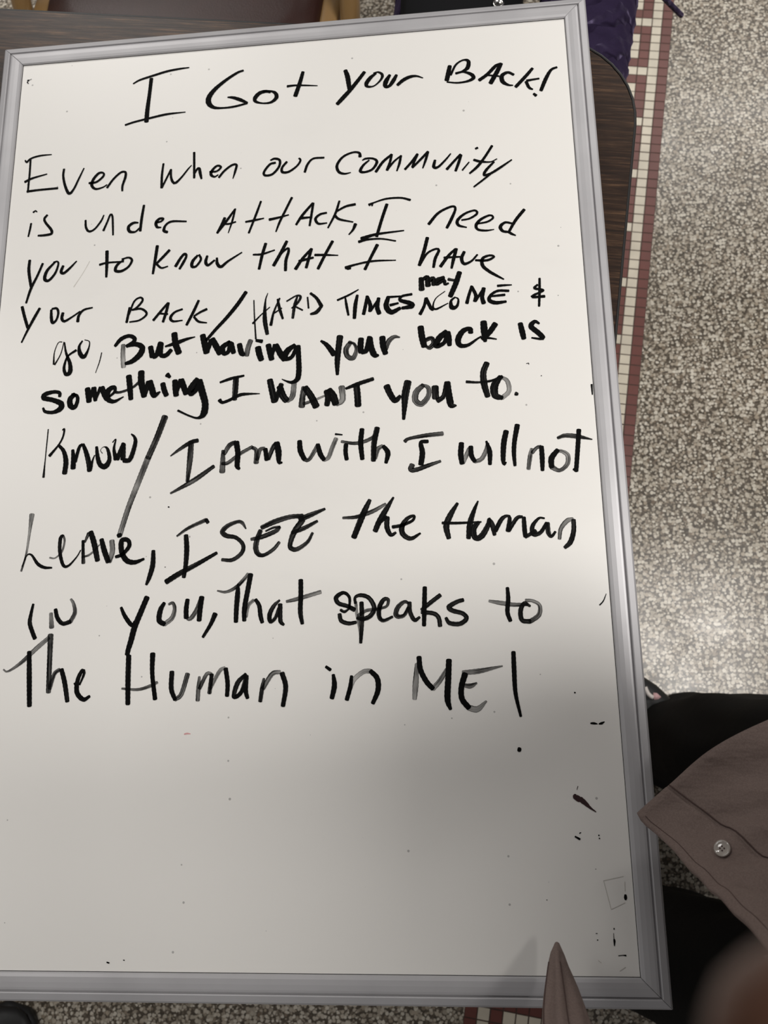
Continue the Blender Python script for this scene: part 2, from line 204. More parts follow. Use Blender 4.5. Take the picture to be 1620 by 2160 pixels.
 ('hard', [(0.3, "258.7,-292.9,1 259.6,-310.8,1.2 261.4,-333.8,1.5"), (0.3, "258.1,-317.4,1.9 265.8,-309.1,1.2 274.5,-301.3,1"), (0.3, "272.3,-286.4,0.8 270.1,-294.7,1.5 269.8,-313.6,3.8 272.4,-329.3,3.1"), (0.3, "275.8,-320.2,2.7 278.5,-306.8,1.9 284.2,-292.5,1.5"), (0.3, "282.2,-293.4,1.9 284.3,-304,2.7 287.4,-314.2,1.9"), (0.3, "277.5,-308.8,1.5 286.3,-303.1,1.2"), (0.3, "301.8,-290.4,1.5 298.9,-300.8,2.7 297.1,-314.2,2.3"), (0.3, "291.1,-296.1,1.5 300.8,-290.8,1.5 304.7,-292.7,2.3 300.9,-299.8,1.9 296,-303.7,1.2"), (0.3, "298.9,-301.8,1.5 306.7,-306.5,1.5"), (0.3, "311.5,-293.2,1.5 312.5,-304.8,1.5"), (0.3, "314.4,-289.2,2.3 320.3,-294.8,2.7 325.1,-303.5,3.4"), (0.3, "325.1,-303.5,2.7 320.3,-309.4,3.4 314.5,-311.2,1.9")]),
 ('times', [(0.05, "340.6,-298.2,1.9 351.3,-293.7,1.9 361,-288.4,1.1"), (0.05, "348.3,-296.6,1.5 349.3,-304,2.3 351.1,-314.5,1.9"), (0.05, "359.9,-294.2,2.3 357.9,-304.5,3.4 356.8,-318,3"), (0.05, "365.7,-314.4,3 367.5,-306.2,3 369.5,-295.9,2.7"), (0.05, "369.5,-297,3.1 372.3,-305.5,3.4 371.8,-311.7,3"), (0.05, "372.6,-311.3,2.3 381,-298.8,2.3"), (0.05, "380.4,-298.7,3 378.9,-308,3.8 380.7,-314.7,3.8"), (0.05, "388.7,-298.2,2.3 403,-298.1,1.5"), (0.05, "389.6,-298.3,3.4 387.5,-307.5,4.6 392.2,-314,4.5 400.8,-310.4,3"), (0.05, "391.4,-306.7,2.7 399,-305.1,1.9"), (0.05, "412.2,-296.6,2.3 403,-298.1,2.3 401,-302.1,3 410.4,-305.9,4.2 412.2,-309.1,4.2 402.7,-310.5,2.7")]),
 ('caret', [(0.05, "419.6,-317.8,3 423.6,-309.8,2.6 425.7,-301.7,2.7"), (0.05, "425.7,-301.7,3 430.1,-312.3,3 432,-313.8,2.6")]),
 ('come', [(0.05, "443.9,-295.6,0.8 435.1,-302.3,0.9 432.1,-310.3,1.5 434.8,-313.6,1.9 446.3,-308.2,0.9"), (0.05, "453.1,-302.4,1.5 449.2,-306.3,2.3 449.9,-312.9,4.1 454.6,-311.8,2.6 456.2,-304.7,1.5 453.1,-302.4,1.1"), (0.05, "464.1,-309.3,3 466.3,-301.2,2.6 469.5,-292.1,2.6"), (0.05, "469.4,-292.7,2.6 472.8,-301.6,3 471.6,-307.7,3"), (0.05, "472.2,-307.8,2.3 480.6,-294.9,2.3"), (0.05, "480.6,-294.9,3.4 478.7,-304.1,3.4 479.9,-310.3,3.8"), (0.05, "493.8,-293.3,2.3 500.4,-293.1,1.9 506.9,-293.2,1.1"), (0.05, "503.8,-299.1,2.3 493.6,-298.5,2.3 486.8,-302.6,2.6 485.3,-307.6,3.4 491.1,-310.6,3.4 500.8,-310,2.2"), (0.05, "487.7,-303.6,1.9 499.9,-303,2.3")]),
 ('ampersand', [(0.05, "533.3,-288.1,1.9 532.5,-301.4,2.2 531.2,-316.7,1.9"), (0.05, "531,-294.6,1.9 528,-298.1,2.3 536.2,-300.7,1.9 526.7,-305.2,2.2 525.7,-307.1,2.2 536.8,-306.9,2.6")]),
 ('may', [(0.3, "421.5,-280.5,4.2 421.8,-292.5,4.9"), (0.3, "422.4,-282.7,2.7 427.3,-279.9,4.2 428,-288.7,4.9"), (0.3, "429.1,-284.2,3 432.9,-281.3,4.2 433.7,-288.1,4.2"), (0.3, "443.4,-281,3 436.7,-283.7,4.2 436.5,-287.8,3 443.3,-284.1,3 444.1,-288.3,2.7 447.4,-287.5,1.9"), (0.3, "447.5,-283.3,2.7 452.8,-284.7,2.3"), (0.3, "458.4,-276.8,4.2 454.5,-288,4.6 448.8,-301.1,4.2")]),
 ('but', [(0.12, "121.7,-332.8,2.8 127.2,-326,3.8 134.8,-323,3.5 140.4,-325.4,3.8 140.3,-329.5,3.8 133.4,-333.8,3.3"), (0.7, "129.9,-332.2,3.8 130.1,-343,4 131.4,-355.2,4.2"), (0.12, "134,-333.1,3.3 143,-332.3,4.3 149,-335.8,5 147.5,-342.7,5.5 140.1,-349.6,4.5 133.2,-351.9,3"), (0.12, "157.4,-335.9,4.5 159.8,-346.1,5"), (0.12, "160.5,-346.8,3 163.6,-345,4.2 167.5,-332.4,5"), (0.12, "167.6,-333.1,5 168.1,-344.5,4.2 173.2,-345.5,4.2 178.1,-340.4,3.7"), (0.12, "180.6,-323.3,5.3 182.3,-334,5.5 185.9,-343.8,5.5"), (0.12, "172.2,-336.3,1.7 183,-333.3,3.7 193.1,-329.9,2.7 201.3,-328,1")]),
 ('having', [(0.12, "208.9,-326.8,5 211.1,-335.7,5.5 213.3,-344.9,5.5"), (0.12, "213.9,-343.9,3.7 217.4,-332.7,4.5"), (0.12, "218.6,-331.4,5 222.6,-339,5.5 226.7,-346.6,5.4"), (0.12, "235.8,-335.1,3.2 229,-340.7,5 230.5,-346.8,4.2 234.8,-345.1,3.7 236.5,-335.8,4.2"), (0.12, "237.1,-337.2,5 239.9,-346.7,4.2"), (0.12, "245.4,-338.4,4.5 247.5,-347.1,4.9 250,-349.3,3.7"), (0.5, "252.6,-350.1,4.4 254,-342.2,4.4 256.4,-335,4.2"), (0.12, "263.7,-342.8,5.4 265.1,-349.5,5.4 267.1,-355.5,4.9"), (0.12, "261.7,-335.3,2.5 267.4,-336.6,3.5"), (0.12, "273.7,-340.7,4.7 275.1,-347.4,4.9 277.1,-355.5,4.9"), (0.12, "277,-354.1,2.5 280,-341.1,3.7"), (0.12, "281.2,-341.2,4.4 285.7,-350.7,5.4 289.5,-356.8,4.4"), (0.12, "299.3,-342.2,3.2 291.9,-348.4,5.4 290.1,-355.5,4.2 296.3,-354.6,3.4 301.2,-345,3.7"), (0.12, "302.5,-343.7,4.4 303.2,-356.9,4.4 303.5,-368.7,4.6 302.1,-377.1,4.4 296.5,-380.1,2.7 289.7,-377.7,1.2 287.3,-376.3,0.7")]),
 ('your', [(0.2, "324.7,-339.5,2.1 330.4,-344.3,3.9 337.2,-353.9,5.1"), (0.3, "342.9,-336.1,5.4 341.3,-348.9,5.1 340.2,-361.7,4.5 340.2,-374.5,2.7"), (0.5, "353.1,-342.4,3.9 348.6,-349.4,4.5 350,-356.7,4.2 355.3,-358.6,4.2 358.4,-350.7,3 356.1,-344.2,2.4 350.9,-342.7,1.8"), (0.2, "363,-339.7,4.8 362.4,-347.8,5.1 362.8,-353.4,4.5"), (0.2, "363.6,-353.5,3.9 368.1,-351.3,4.5 371.3,-338.6,4.5"), (0.2, "371.3,-339.4,4.8 372.6,-349.2,5.1 375.5,-356.6,5.1 379.3,-357.6,2.1"), (0.2, "383.3,-339.3,5.1 383.9,-348.2,5.1 386,-356,4.5"), (0.5, "386.1,-351.6,3.9 389.2,-343.7,4.2 394.6,-339.5,3.3 399.8,-340.3,1.2")]),
 ('back', [(0.2, "419.7,-331,5.1 420.7,-340.8,5.4 422.6,-350.8,5"), (0.4, "423.5,-344.9,3.6 429.5,-342.9,3.6 431.6,-347.8,3.9 427.8,-352.4,3.9 424.1,-350.9,2.1"), (0.2, "443.8,-337.3,4.5 436.9,-343.3,5.3 433.7,-351.2,4.4 441.2,-348.4,3.6 445.2,-339,4.5"), (0.2, "444.8,-338.2,5.1 445.8,-344.7,5 446.3,-351.1,3.6"), (0.2, "466.4,-339.5,4.4 466.1,-335.5,3.6 459.4,-337.5,4.5 454.6,-345.2,5 455.9,-351.7,4.1 463.2,-352.1,3 472.3,-346.3,1.8 476,-344.1,1.5"), (0.2, "478.9,-329.5,5.3 479.2,-339.5,5.6 479.5,-349.1,3"), (0.2, "489.8,-332.1,4.7 484.3,-339.8,4.7 477.4,-346.6,4.4"), (0.2, "477.4,-345.4,3 484,-346.2,1.8 490.1,-347.6,1.2")]),
 ('is', [(0.2, "512.8,-333.2,4.1 514.2,-341.6,4.7 515.3,-348.4,4.1"), (0.2, "530.2,-334.3,1.8 526.4,-332,3.2 522.5,-336.5,4.4 528.7,-343.3,4.4 532.7,-348.3,4.1 530.5,-349.7,2.3 522.6,-348.2,1.5")]),
 ('something', [(0.2, "69.2,-382.3,2.8 68.9,-378.6,3.1 63,-377.3,3.3 54.5,-379.3,4.2 53.3,-383,4.4 62.9,-385.7,4.2 71.2,-389.8,5 70.8,-394.9,5 63.9,-398.2,3.3 55.9,-397.1,2.8 53.4,-393.3,1.9"), (0.2, "84.2,-380.9,3.9 79.9,-385.8,4.7 81,-392.5,5 85.1,-394.2,3.9 87.5,-387.7,3.3 86.4,-382.5,3 81.3,-380.8,2.2"), (0.2, "96.7,-375.7,4.7 97.8,-381.6,5 99.1,-389,4.7"), (0.2, "99.7,-387.6,2.8 102.4,-375.3,3.3"), (0.2, "103.2,-375.3,4.2 104.4,-382.7,4.1 105.4,-388.3,3.3"), (0.2, "106,-386.5,2.2 109.6,-375.3,3.3"), (0.2, "111,-375.4,4.7 114.4,-383.2,5 116.8,-387.8,4.1"), (0.2, "119.5,-385,1.9 124.2,-380.1,2.8 123.2,-375.6,3.6 117.7,-379,5 117.5,-387.1,4.7 124.1,-390.3,3.3 133.1,-386,1.1"), (0.2, "137.3,-365,5 138.9,-375.7,5 140.6,-388.7,4.1"), (0.4, "124.2,-380.8,2.5 129.9,-381.1,2.2 141.1,-377.3,2.2 149.3,-370.4,2.8"), (0.2, "149.5,-361.3,5.5 150.1,-371.9,5.8 153.6,-386.5,4.9"), (0.2, "154.3,-385.3,3.3 157.2,-372.3,4.7"), (0.2, "158.6,-371.7,5 161.1,-379.9,5.5 163.5,-386.1,4.9 169,-382.9,1.6"), (0.2, "171.4,-374.6,4.4 173.1,-381.2,4.7 175.5,-386.7,4.4"), (0.2, "175.3,-365.7,4.4 178.2,-368.3,2.8"), (0.2, "183.3,-372.3,4.7 183.9,-379.6,4.9 185.1,-387.2,4.9"), (0.2, "185.3,-385.5,2.7 188.9,-371.8,4.1"), (0.2, "189.6,-371.9,4.9 192,-378.6,5.2 194.8,-386,4.9"), (0.2, "205.1,-371.7,4.1 199.8,-380.5,6 199.3,-386.3,4.9 204.8,-382.2,4.1 208,-373.6,4.1"), (0.2, "207.3,-373.6,5.5 210.5,-385.4,6 213.7,-397.1,5.7 212.6,-407.1,5.7 207.2,-411.1,2.2 198.8,-408.6,1.6 187.4,-402.7,1.9")]),
 ('I', [(0.2, "227.6,-376.4,1.9 238,-373.1,2.7 250.5,-370.8,1.9"), (0.4, "242.9,-373.3,4.9 242.5,-384.2,4.9 242,-394.3,4.1"), (0.2, "227.5,-394.2,3.5 230.3,-396.8,2.7 237.2,-394.7,2.7 246.8,-390.2,3 255,-389.5,2.2 266.1,-389.8,0.8")]),
 ('want', [(0.3, "275.7,-376.7,5.1 277.9,-387,5.4 280.5,-398.2,5.7"), (0.3, "281.8,-396.9,3.8 286.8,-381.5,4.2"), (0.3, "285.2,-384,5.4 288.6,-393.5,5.8 291.9,-398,5.4"), (0.6, "292.7,-398.8,3.2 297.5,-394,4.5 299,-381.3,4.2"), (0.5, "308.8,-386.1,5.1 307.2,-394.5,4.8 306.4,-404.6,5.4"), (0.3, "309.6,-386.2,5.4 315.2,-394.9,5.7 320.1,-405.3,6"), (0.6, "308,-402.2,2.9 317.7,-399.3,2.2 328.9,-394.8,1.6"), (0.3, "330.5,-390.7,5.7 331.3,-397.5,5.1 330.2,-404.5,4.4"), (0.3, "332.1,-389.9,5.7 336.1,-396,6.4 338.5,-403.7,5.7"), (0.65, "339.3,-403.8,4.4 344.9,-399.9,4.8 344.2,-387.2,5.1"), (0.3, "348.2,-389.1,2.2 359.4,-385.1,3.5 373.9,-380.8,3.2"), (0.3, "358.1,-386.2,5.4 359,-395.6,5.4 359.5,-406.5,5.4")]),
 ('you', [(0.3, "386.5,-388.6,5.4 389.5,-396.3,5.1 394.1,-403.3,4.7 399,-399.3,3.2"), (0.3, "406.4,-385.5,6 403.7,-397.9,6 402.7,-409.5,4.4 401.6,-421.9,2.5"), (0.55, "420.5,-389.6,3.8 414,-396,5 413,-404.3,5 418.4,-407.9,4.7 424.9,-400.7,4.1 425.1,-392.4,3.5 418.9,-389,2.2"), (0.3, "431.5,-391.9,5.7 431.6,-402.7,5.6"), (0.3, "433.4,-405.3,4.7 439,-401.4,3.8 442.6,-388.3,4.4"), (0.3, "443,-388.3,5 443.8,-398.4,5.3 445.7,-410.1,5.3 450.3,-411.2,1.6")]),
 ('to.', [(0.3, "480.1,-371,4.7 476.5,-380.1,5 476.8,-391.8,5.3 479.4,-403.6,4.4"), (0.3, "460.6,-388.4,2.5 471.5,-389.5,1.9 484,-388.5,2.2 493.4,-385.2,3.1"), (0.3, "491.9,-385.1,3.8 486,-394,6.3 486.4,-403.1,5.6 492.4,-405.9,3.7"), (0.75, "492.4,-405.9,3.7 498.9,-399.6,3.7 497.9,-389.6,3.4 491.9,-385.1,2.5"), (0.3, "504.9,-402.4,3.4 506.7,-403,2.5")]),
 ('know', [(0.25, "60.4,-415.2,1 60.1,-428.4,1 59.7,-447.6,1 59.4,-462.8,2.2"), (0.25, "74.6,-416.8,1 76.4,-415.6,1.7 75.7,-423.3,1.7 71.9,-431.5,1.7 63.7,-442,2.7"), (0.25, "72.5,-432.2,2.5 77.5,-438.2,3.4 80.4,-448.5,4.4 79.9,-459.9,4.4"), (0.25, "86.3,-437.3,2.7 87.6,-446.3,4.1 87.9,-455.2,4.6"), (0.25, "89.6,-448.9,2.9 92.5,-435,2.9 95.4,-432,2.2"), (0.25, "96.1,-432,2.7 99.8,-440.5,3.9 103,-450.8,4.4 104.2,-458.4,4.1"), (0.25, "105.3,-456.6,2.9 106.6,-448.4,1.7 108.2,-443.4,1"), (0.25, "109.6,-435.2,2.4 111.5,-446.1,3.7 114.5,-453.2,4.1 119.6,-454.7,4.9 123,-447.9,3.6 120.4,-437.6,2.4 116.5,-435.5,0.6 113.6,-438.6,0.5 115.7,-441.8,0.7"), (0.25, "125.1,-431.4,1 128.1,-428.4,1 126.8,-437.9,2.4 129.3,-448.2,4.1"), (0.25, "130.5,-448.2,4.1 135.9,-433.2,3.7"), (0.25, "136,-433.9,3.7 136.2,-448.5,4.4"), (0.25, "136.9,-449.8,3.9 143.1,-448.8,4.1 147.3,-433.7,3.6 146.3,-427.3,2.4 143,-424,1.2")]),
 ('slash', [(0.45, "175.1,-408.2,5.4 168.3,-428.4,5.1 160.5,-448.3,5.1"), (0.7, "160.5,-448.3,5.1 151.8,-473,4.8 144.3,-495,4.5 138.2,-517.6,4.3 137.5,-521.5,4"), (0, "136.7,-520.9,4.3 137.1,-522.7,4")]),
 ('I', [(0.45, "182.2,-447.4,1.2 191.2,-440.9,2.9 200.9,-435,3.6 207.7,-433.4,3.6"), (0.45, "201.5,-435,4.4 200.9,-451.4,4.8 199.3,-473.1,2.9"), (0.45, "183.7,-483.6,1.7 192.7,-479,2.9 207.1,-471,4.1 223.9,-459.3,3.1")]),
 ('am', [(0.5, "232.4,-444.5,2.8 232.3,-454.8,4.2 232.1,-465.1,4.8"), (0.5, "233.5,-447.5,3.4 238.4,-439.5,4 244.1,-436.8,3.4"), (0.1, "244.8,-436.9,4.8 246.5,-448.1,4.5 246.1,-459.8,4.2 248.3,-462.9,2.3"), (0.5, "231.6,-457,2.5 237.4,-456.5,3.1 248.7,-448.2,3.1 260.1,-442,2.8"), (0.5, "260.1,-442.8,2.8 263.8,-445.9,3.4 264,-457.7,4.2"), (0.5, "264.7,-454.8,3.4 267.4,-445.3,3.4 271.7,-444.1,2.8"), (0.1, "272.4,-444.8,3.7 274,-455.2,3.9"), (0.5, "275.4,-454.5,3.4 279.6,-443.7,3.7 282.4,-439.4,3.1"), (0.1, "283.1,-439.4,4.8 284.9,-448.3,5.1 285.5,-457.9,3.4 288.3,-458.5,1.7")]),
 ('with', [(0.1, "304.6,-438.6,3.9 305.4,-447.8,4.5 309,-456,3.9"), (0.5, "309,-456,3.9 313.2,-457,3.1 318.9,-448.4,3.4 321.7,-442.7,3.1"), (0.1, "321.7,-442.7,3.4 323.9,-451.6,4.2 327.4,-457.6,3.4"), (0.65, "327.4,-457.6,3.4 331.6,-455.6,3.4 335.2,-446.2,3.6 338.8,-437.6,3.4"), (0.1, "347.9,-443.9,3.6 347.5,-451.2,3.6 348.5,-458.3,3.3"), (0, "338.1,-433.4,1.7 344.5,-434.3,1.1"), (0.1, "362.9,-429.9,3.9 361.6,-443.1,4.2 362.9,-458.5,3.6"), (0.5, "343.7,-440.8,2.2 355.7,-443.1,2.8 367,-441.1,3.1 376.9,-435.7,2.8"), (0.3, "377,-429.4,4.5 374,-443.6,4.5 373.1,-460.4,3.9"), (0.65, "374.5,-458.3,3.6 377.4,-449.7,3.6 381.7,-446.9,3.1"), (0.2, "382.4,-447,3.1 386.5,-453.7,4.2 384.6,-463,2.8")]),
 ('I', [(0.45, "402.3,-443.4,3.2 406,-441,2.7 420.9,-438.7,3.4 436.9,-437.6,3.7"), (0.2, "423.2,-444.4,3 417,-445.3,3.4 418,-455,4.4 416.4,-465.8,4.4"), (0.45, "408.5,-466.1,4.4 407.1,-470.5,4.2 412.6,-470.7,3.7 422.5,-467.4,3.4 434.2,-463.7,2.2")]),
 ('will', [(0.12, "453.7,-447.7,4.2 452.7,-457.9,4.4 453.5,-466.8,3.7"), (0.6, "454.2,-466.2,3.4 460.8,-453.2,3.7"), (0.12, "462,-451.3,3.7 462.3,-459.6,3.9 465.1,-465.4,3.2"), (0.6, "465.1,-465.4,3.2 471.2,-463.2,3.4 475.8,-455.1,3.4 477.3,-448.8,2.7"), (0.12, "476.2,-446.8,1.7 478.8,-456.5,3.9 478.5,-468.6,2.9"), (0.12, "494.5,-438.1,4.2 491.8,-449.5,4.4 490.5,-464.7,3.6 491.4,-469.5,1.9 493,-467.3,1.2"), (0.12, "504.8,-432.8,4.2 501.6,-447.4,3.7 500.4,-458.8,3.4 500.7,-470.8,2.4")]),
 ('not', [(0.6, "516.4,-455.7,2.4 514.5,-463.2,3.4 512.5,-474.5,2.9"), (0.6, "516.6,-459.5,2.9 521,-454.9,2.7 524.6,-454.2,2.9"), (0.1, "525.2,-454.2,3.6 525.2,-465,3.9 524.8,-476.2,2.9"), (0.1, "539.3,-458,3.6 533.5,-465.3,4.6 533,-473.5,4.1"), (0.6, "533,-473.5,4.1 539.9,-476.9,3.1 546.8,-471.6,3.4 547.9,-463.5,3.6 543.4,-459.5,2.9 538.7,-458.6,2.4"), (0.45, "540.1,-446.7,2.4 546.8,-444.7,3.4 557.4,-446,3.6 570.3,-449.4,1"), (0.1, "559.3,-439.9,3.6 557.4,-455.1,3.6 554.3,-478.1,3.4"), (0.1, "552.4,-476.2,2.4 554.6,-478.5,1.9")]),
 ('leave,', [(0.65, "51,-498.8,4.3 50.1,-516.1,2.3 48.6,-536.5,1.7 45.1,-552.1,1.7"), (0.25, "45.6,-547.7,1 49.3,-537.7,1.2 53.8,-537.3,1.7 60.4,-545.7,2.7 67.1,-549.4,2.5 74.3,-549.9,1.5"), (0.5, "71.6,-540.4,1.5 76.8,-540.9,1.2 82.8,-535.1,1.7 84.7,-525,1.7 82.7,-519.9,2.2"), (0.25, "82.7,-519.9,2.2 80.6,-522.3,3 80.9,-535,3 85,-547.7,2.7 90.2,-548.5,2 97.4,-540.6,1.2 100.8,-534.4,1"), (0.4, "102.5,-525.6,2.5 103.2,-535.8,2.7 104.2,-546.5,3.2"), (0.4, "104.2,-527,1.7 107.5,-518.8,3"), (0.25, "109.3,-517.6,4.2 113.3,-528.5,4.7 117.5,-544.4,4.2"), (0.6, "103.2,-540.8,1.7 110.1,-538.5,1.7 118.5,-530,1.2"), (0.25, "120.1,-525,3.7 123.3,-535.2,4.5 127.8,-546,4.4"), (0.6, "128.5,-546,4.2 131.1,-536.7,4.2 130.1,-526.6,4.2"), (0.25, "134.6,-541.8,2.5 140.8,-539.6,3 146.8,-532.2,3.5 145.2,-526.5,3.5 139.5,-526.9,4.2 140,-537,4.4 145,-545.3,4.4 152.7,-547.4,3.7 161.4,-544.6,2"), (0.25, "169.9,-537.4,3.2 169.9,-550.5,4.2 167.3,-561.5,3.7 164.8,-568.2,2.2")]),
 ('I', [(0.55, "191.5,-524.4,1.7 201.9,-517.2,2.7 218.1,-510.2,3.2"), (0.25, "218.1,-509.8,3 220.1,-512.8,3"), (0.25, "199.9,-524,3.7 201.1,-536.6,4.2 200.7,-551.5,3.7 199.3,-562.5,3.2"), (0.3, "183.2,-566.3,4.4 194.8,-559.3,4.4 211.9,-550.6,3.7 229.1,-541.3,2.7")]),
 ('see', [(0.4, "255.6,-519.8,1.1 252.2,-514.3,2.8 247.8,-513,2.8 238.6,-516.5,3.6 233.9,-521.8,4.1 237.8,-525.7,3.8 246.5,-527.7,3.2 253.2,-534.4,3.2 252.3,-541.9,3.4 243.8,-548.1,3.2 234.1,-547.7,2.5"), (0.4, "270.2,-519.3,3.6 282,-514.3,4.3 296,-510.4,3.8 307.8,-509.8,3.6"), (0.4, "269.2,-522,3.6 266.1,-530.5,4.2 265.1,-538,4.2 267.4,-543.5,3.8 272.8,-544.7,3 281.3,-539.7,3 286.6,-533.4,2.5"), (0.4, "260.7,-529.8,2.5 270.3,-528,3.6 283.2,-523,3.6 286.9,-519.4,2.5"), (0.4, "286.9,-519.4,2.3 281,-519.7,1.9 274,-522.7,1.5"), (0.4, "305.2,-513,4.2 314.3,-509.5,4.2 328.2,-504.1,2.1"), (0.4, "307.9,-513.6,4.7 300.4,-524.2,4.7 296.7,-534.8,3.8 297.3,-539.1,3.8 302.7,-540.4,3.6 312.2,-534.3,2.9 317,-525.9,2.1"), (0.4, "298.3,-525.2,2.8 309,-521.3,3.6 321.3,-515.2,2.3")]),
 ('the', [(0.3, "369.2,-497.5,3.1 363.3,-509.8,4.8 354.5,-531.2,4.5"), (0.5, "344.6,-513.1,2 357.5,-512.5,3.1 371.9,-507.9,3.4 383.5,-501.7,2.3"), (0.3, "390.7,-495.9,1.7 383.4,-507.6,4.3 377.5,-517.6,4.5 373.8,-526.1,4.2"), (0.3, "377.5,-519,2.8 384,-513.5,3.1"), (0.3, "384.7,-514.2,4 384.5,-523.6,4 387.9,-530.3,3.1 392.2,-528.3,2"), (0.3, "389.5,-523.1,2.8 397.3,-521.9,2.8 407.3,-518,2.3 408.8,-513.7,2.3 403.1,-515.6,3.1 398,-522.7,4.2 398.6,-529.9,4.2 405.5,-534.2,3.4 414.1,-529.8,1.7")]),
 ('human', [(0.3, "448,-503.6,2.3 441.3,-514.2,4.5 437.4,-524.1,4.8 439.2,-535,3.6"), (0.3, "466.3,-502.4,1.4 462.5,-510.7,3.1 458.5,-522.1,4.5 456.6,-535.6,3.6"), (0.3, "434,-521.1,2.3 448,-521.7,2.2 468.3,-521.4,1.4"), (0.3, "466.2,-521.6,2.8 461.1,-527.9,5 462.8,-535.8,4.2 468.5,-533.9,4.7 474.5,-524.1,3.9 475.4,-519.1,2.8"), (0.3, "475.4,-518.4,2 477.9,-524.2,3.9 479.6,-533.5,2.8"), (0.3, "480.4,-530,3.4 486.5,-519.5,3.4 491.5,-516.8,2.2 493.5,-519.1,3.1 491.5,-530.4,3.6"), (0.3, "492.2,-530.4,2.8 499.7,-519.3,3.1 504.6,-518,2.2"), (0.3, "505.9,-518.8,3.1 506,-529.5,3.6 506.4,-535.9,3.3"), (0.3, "506.4,-536.4,2.8 515.6,-531.3,3.3"), (0.3, "523.8,-520.2,1.4 519,-520,2 513.1,-526.9,3.3 513.4,-534.1,3.6 519.6,-532.9,3.1 525.6,-524.5,2.8"), (0.3, "526.3,-524.6,3.3 526.5,-533.1,3.6 529,-536.7,2.5 532.6,-532.6,1.9"), (0.6, "535.7,-539.1,2.5 537.6,-530,3.1 543.5,-523.1,3.6 548.4,-521.8,2.8"), (0.3, "549,-522.6,3.3 548.4,-532.5,3.6 545,-542.2,3.9 539.9,-547,2.8")]),
 ('in', [(0.25, "59.3,-583.1,2.1 57.9,-591.9,2.8 57.4,-600,3.5 60.5,-608.2,3.5 63.4,-614.1,3.5"), (0.6, "76.8,-591.8,2.8 78.4,-604.6,4"), (0.25, "80.8,-588.4,3 83.2,-596.1,3.5 88.5,-601.4,3.3 95.6,-599.9,3.5"), (0.6, "95.6,-599.9,3.5 99.3,-591.8,3.3 97.5,-583.6,2.6 94.7,-579.4,1.9")]),
 ('you,', [(0.25, "142.4,-588.4,2.3 145.8,-595.4,3.2 151,-602.5,3.5 154.1,-604.8,3 155.1,-601.4,1.6"), (0.25, "166,-579.9,4.4 161.2,-592.3,4.6 156,-606,4.8 153.1,-618.6,4.6 151.1,-626,4.1 150.4,-630.4,3.9"), (0.25, "182.3,-585.4,2.8 179,-591.7,4.2 178.3,-600.9,4.2 183.2,-604.4,3.7"), (0.6, "183.2,-604.4,3.7 190,-598.9,3.7 192.1,-590.9,3 190.1,-585.6,2.5 186.5,-586.7,1.9"), (0.25, "203.6,-583.1,3.5 202.7,-591.2,3.9 203,-599.2,3.9"), (0.55, "204.2,-599.8,2.8 207.2,-599.9,3.4 212.2,-592.6,3.5 215.4,-583.4,2.8"), (0.25, "216.6,-581.2,4.2 215.5,-591.5,4.1 214.9,-601.8,3.9"), (0.25, "229.4,-596.5,4.1 225.6,-605.5,3.2 218.9,-616.7,2.3")]),
 ('that', [(0.6, "230.8,-575.8,1.3 238.7,-577.1,2.2 247.6,-573.2,2.9 255.3,-565.6,2.9 258.6,-561.3,2.6"), (0.25, "249.6,-570.4,1.8 249.4,-578.7,4 248.6,-591.9,3.9 248.4,-603.9,3.5"), (0.25, "260.9,-561.9,4 258.4,-576.8,4 255.9,-592.1,3.9 255.9,-603,3.3"), (0.65, "257.2,-599.8,2.8 259.2,-590,2.8 264.1,-585.2,2.6"), (0.25, "265.8,-584.7,2.8 269.2,-590.3,3.3 270.5,-599,3.5 272.2,-605.1,3"), (0.4, "287.5,-585.9,1.7 282.5,-590.7,3.1 278.8,-598.2,3.7 279.4,-604.7,3 283.8,-601.6,2.8 287,-593,2.8"), (0.25, "288.1,-589.7,3.7 288.2,-598.4,3.5 288.8,-605,3.3 291.6,-607.7,2"), (0.25, "306.5,-568.5,3.7 306.6,-582.6,3.7 306.3,-596.8,3.7 308.1,-607.1,2.8"), (0.6, "293.8,-587.2,2.2 303.5,-585.2,3.1 324.4,-579.6,3")]),
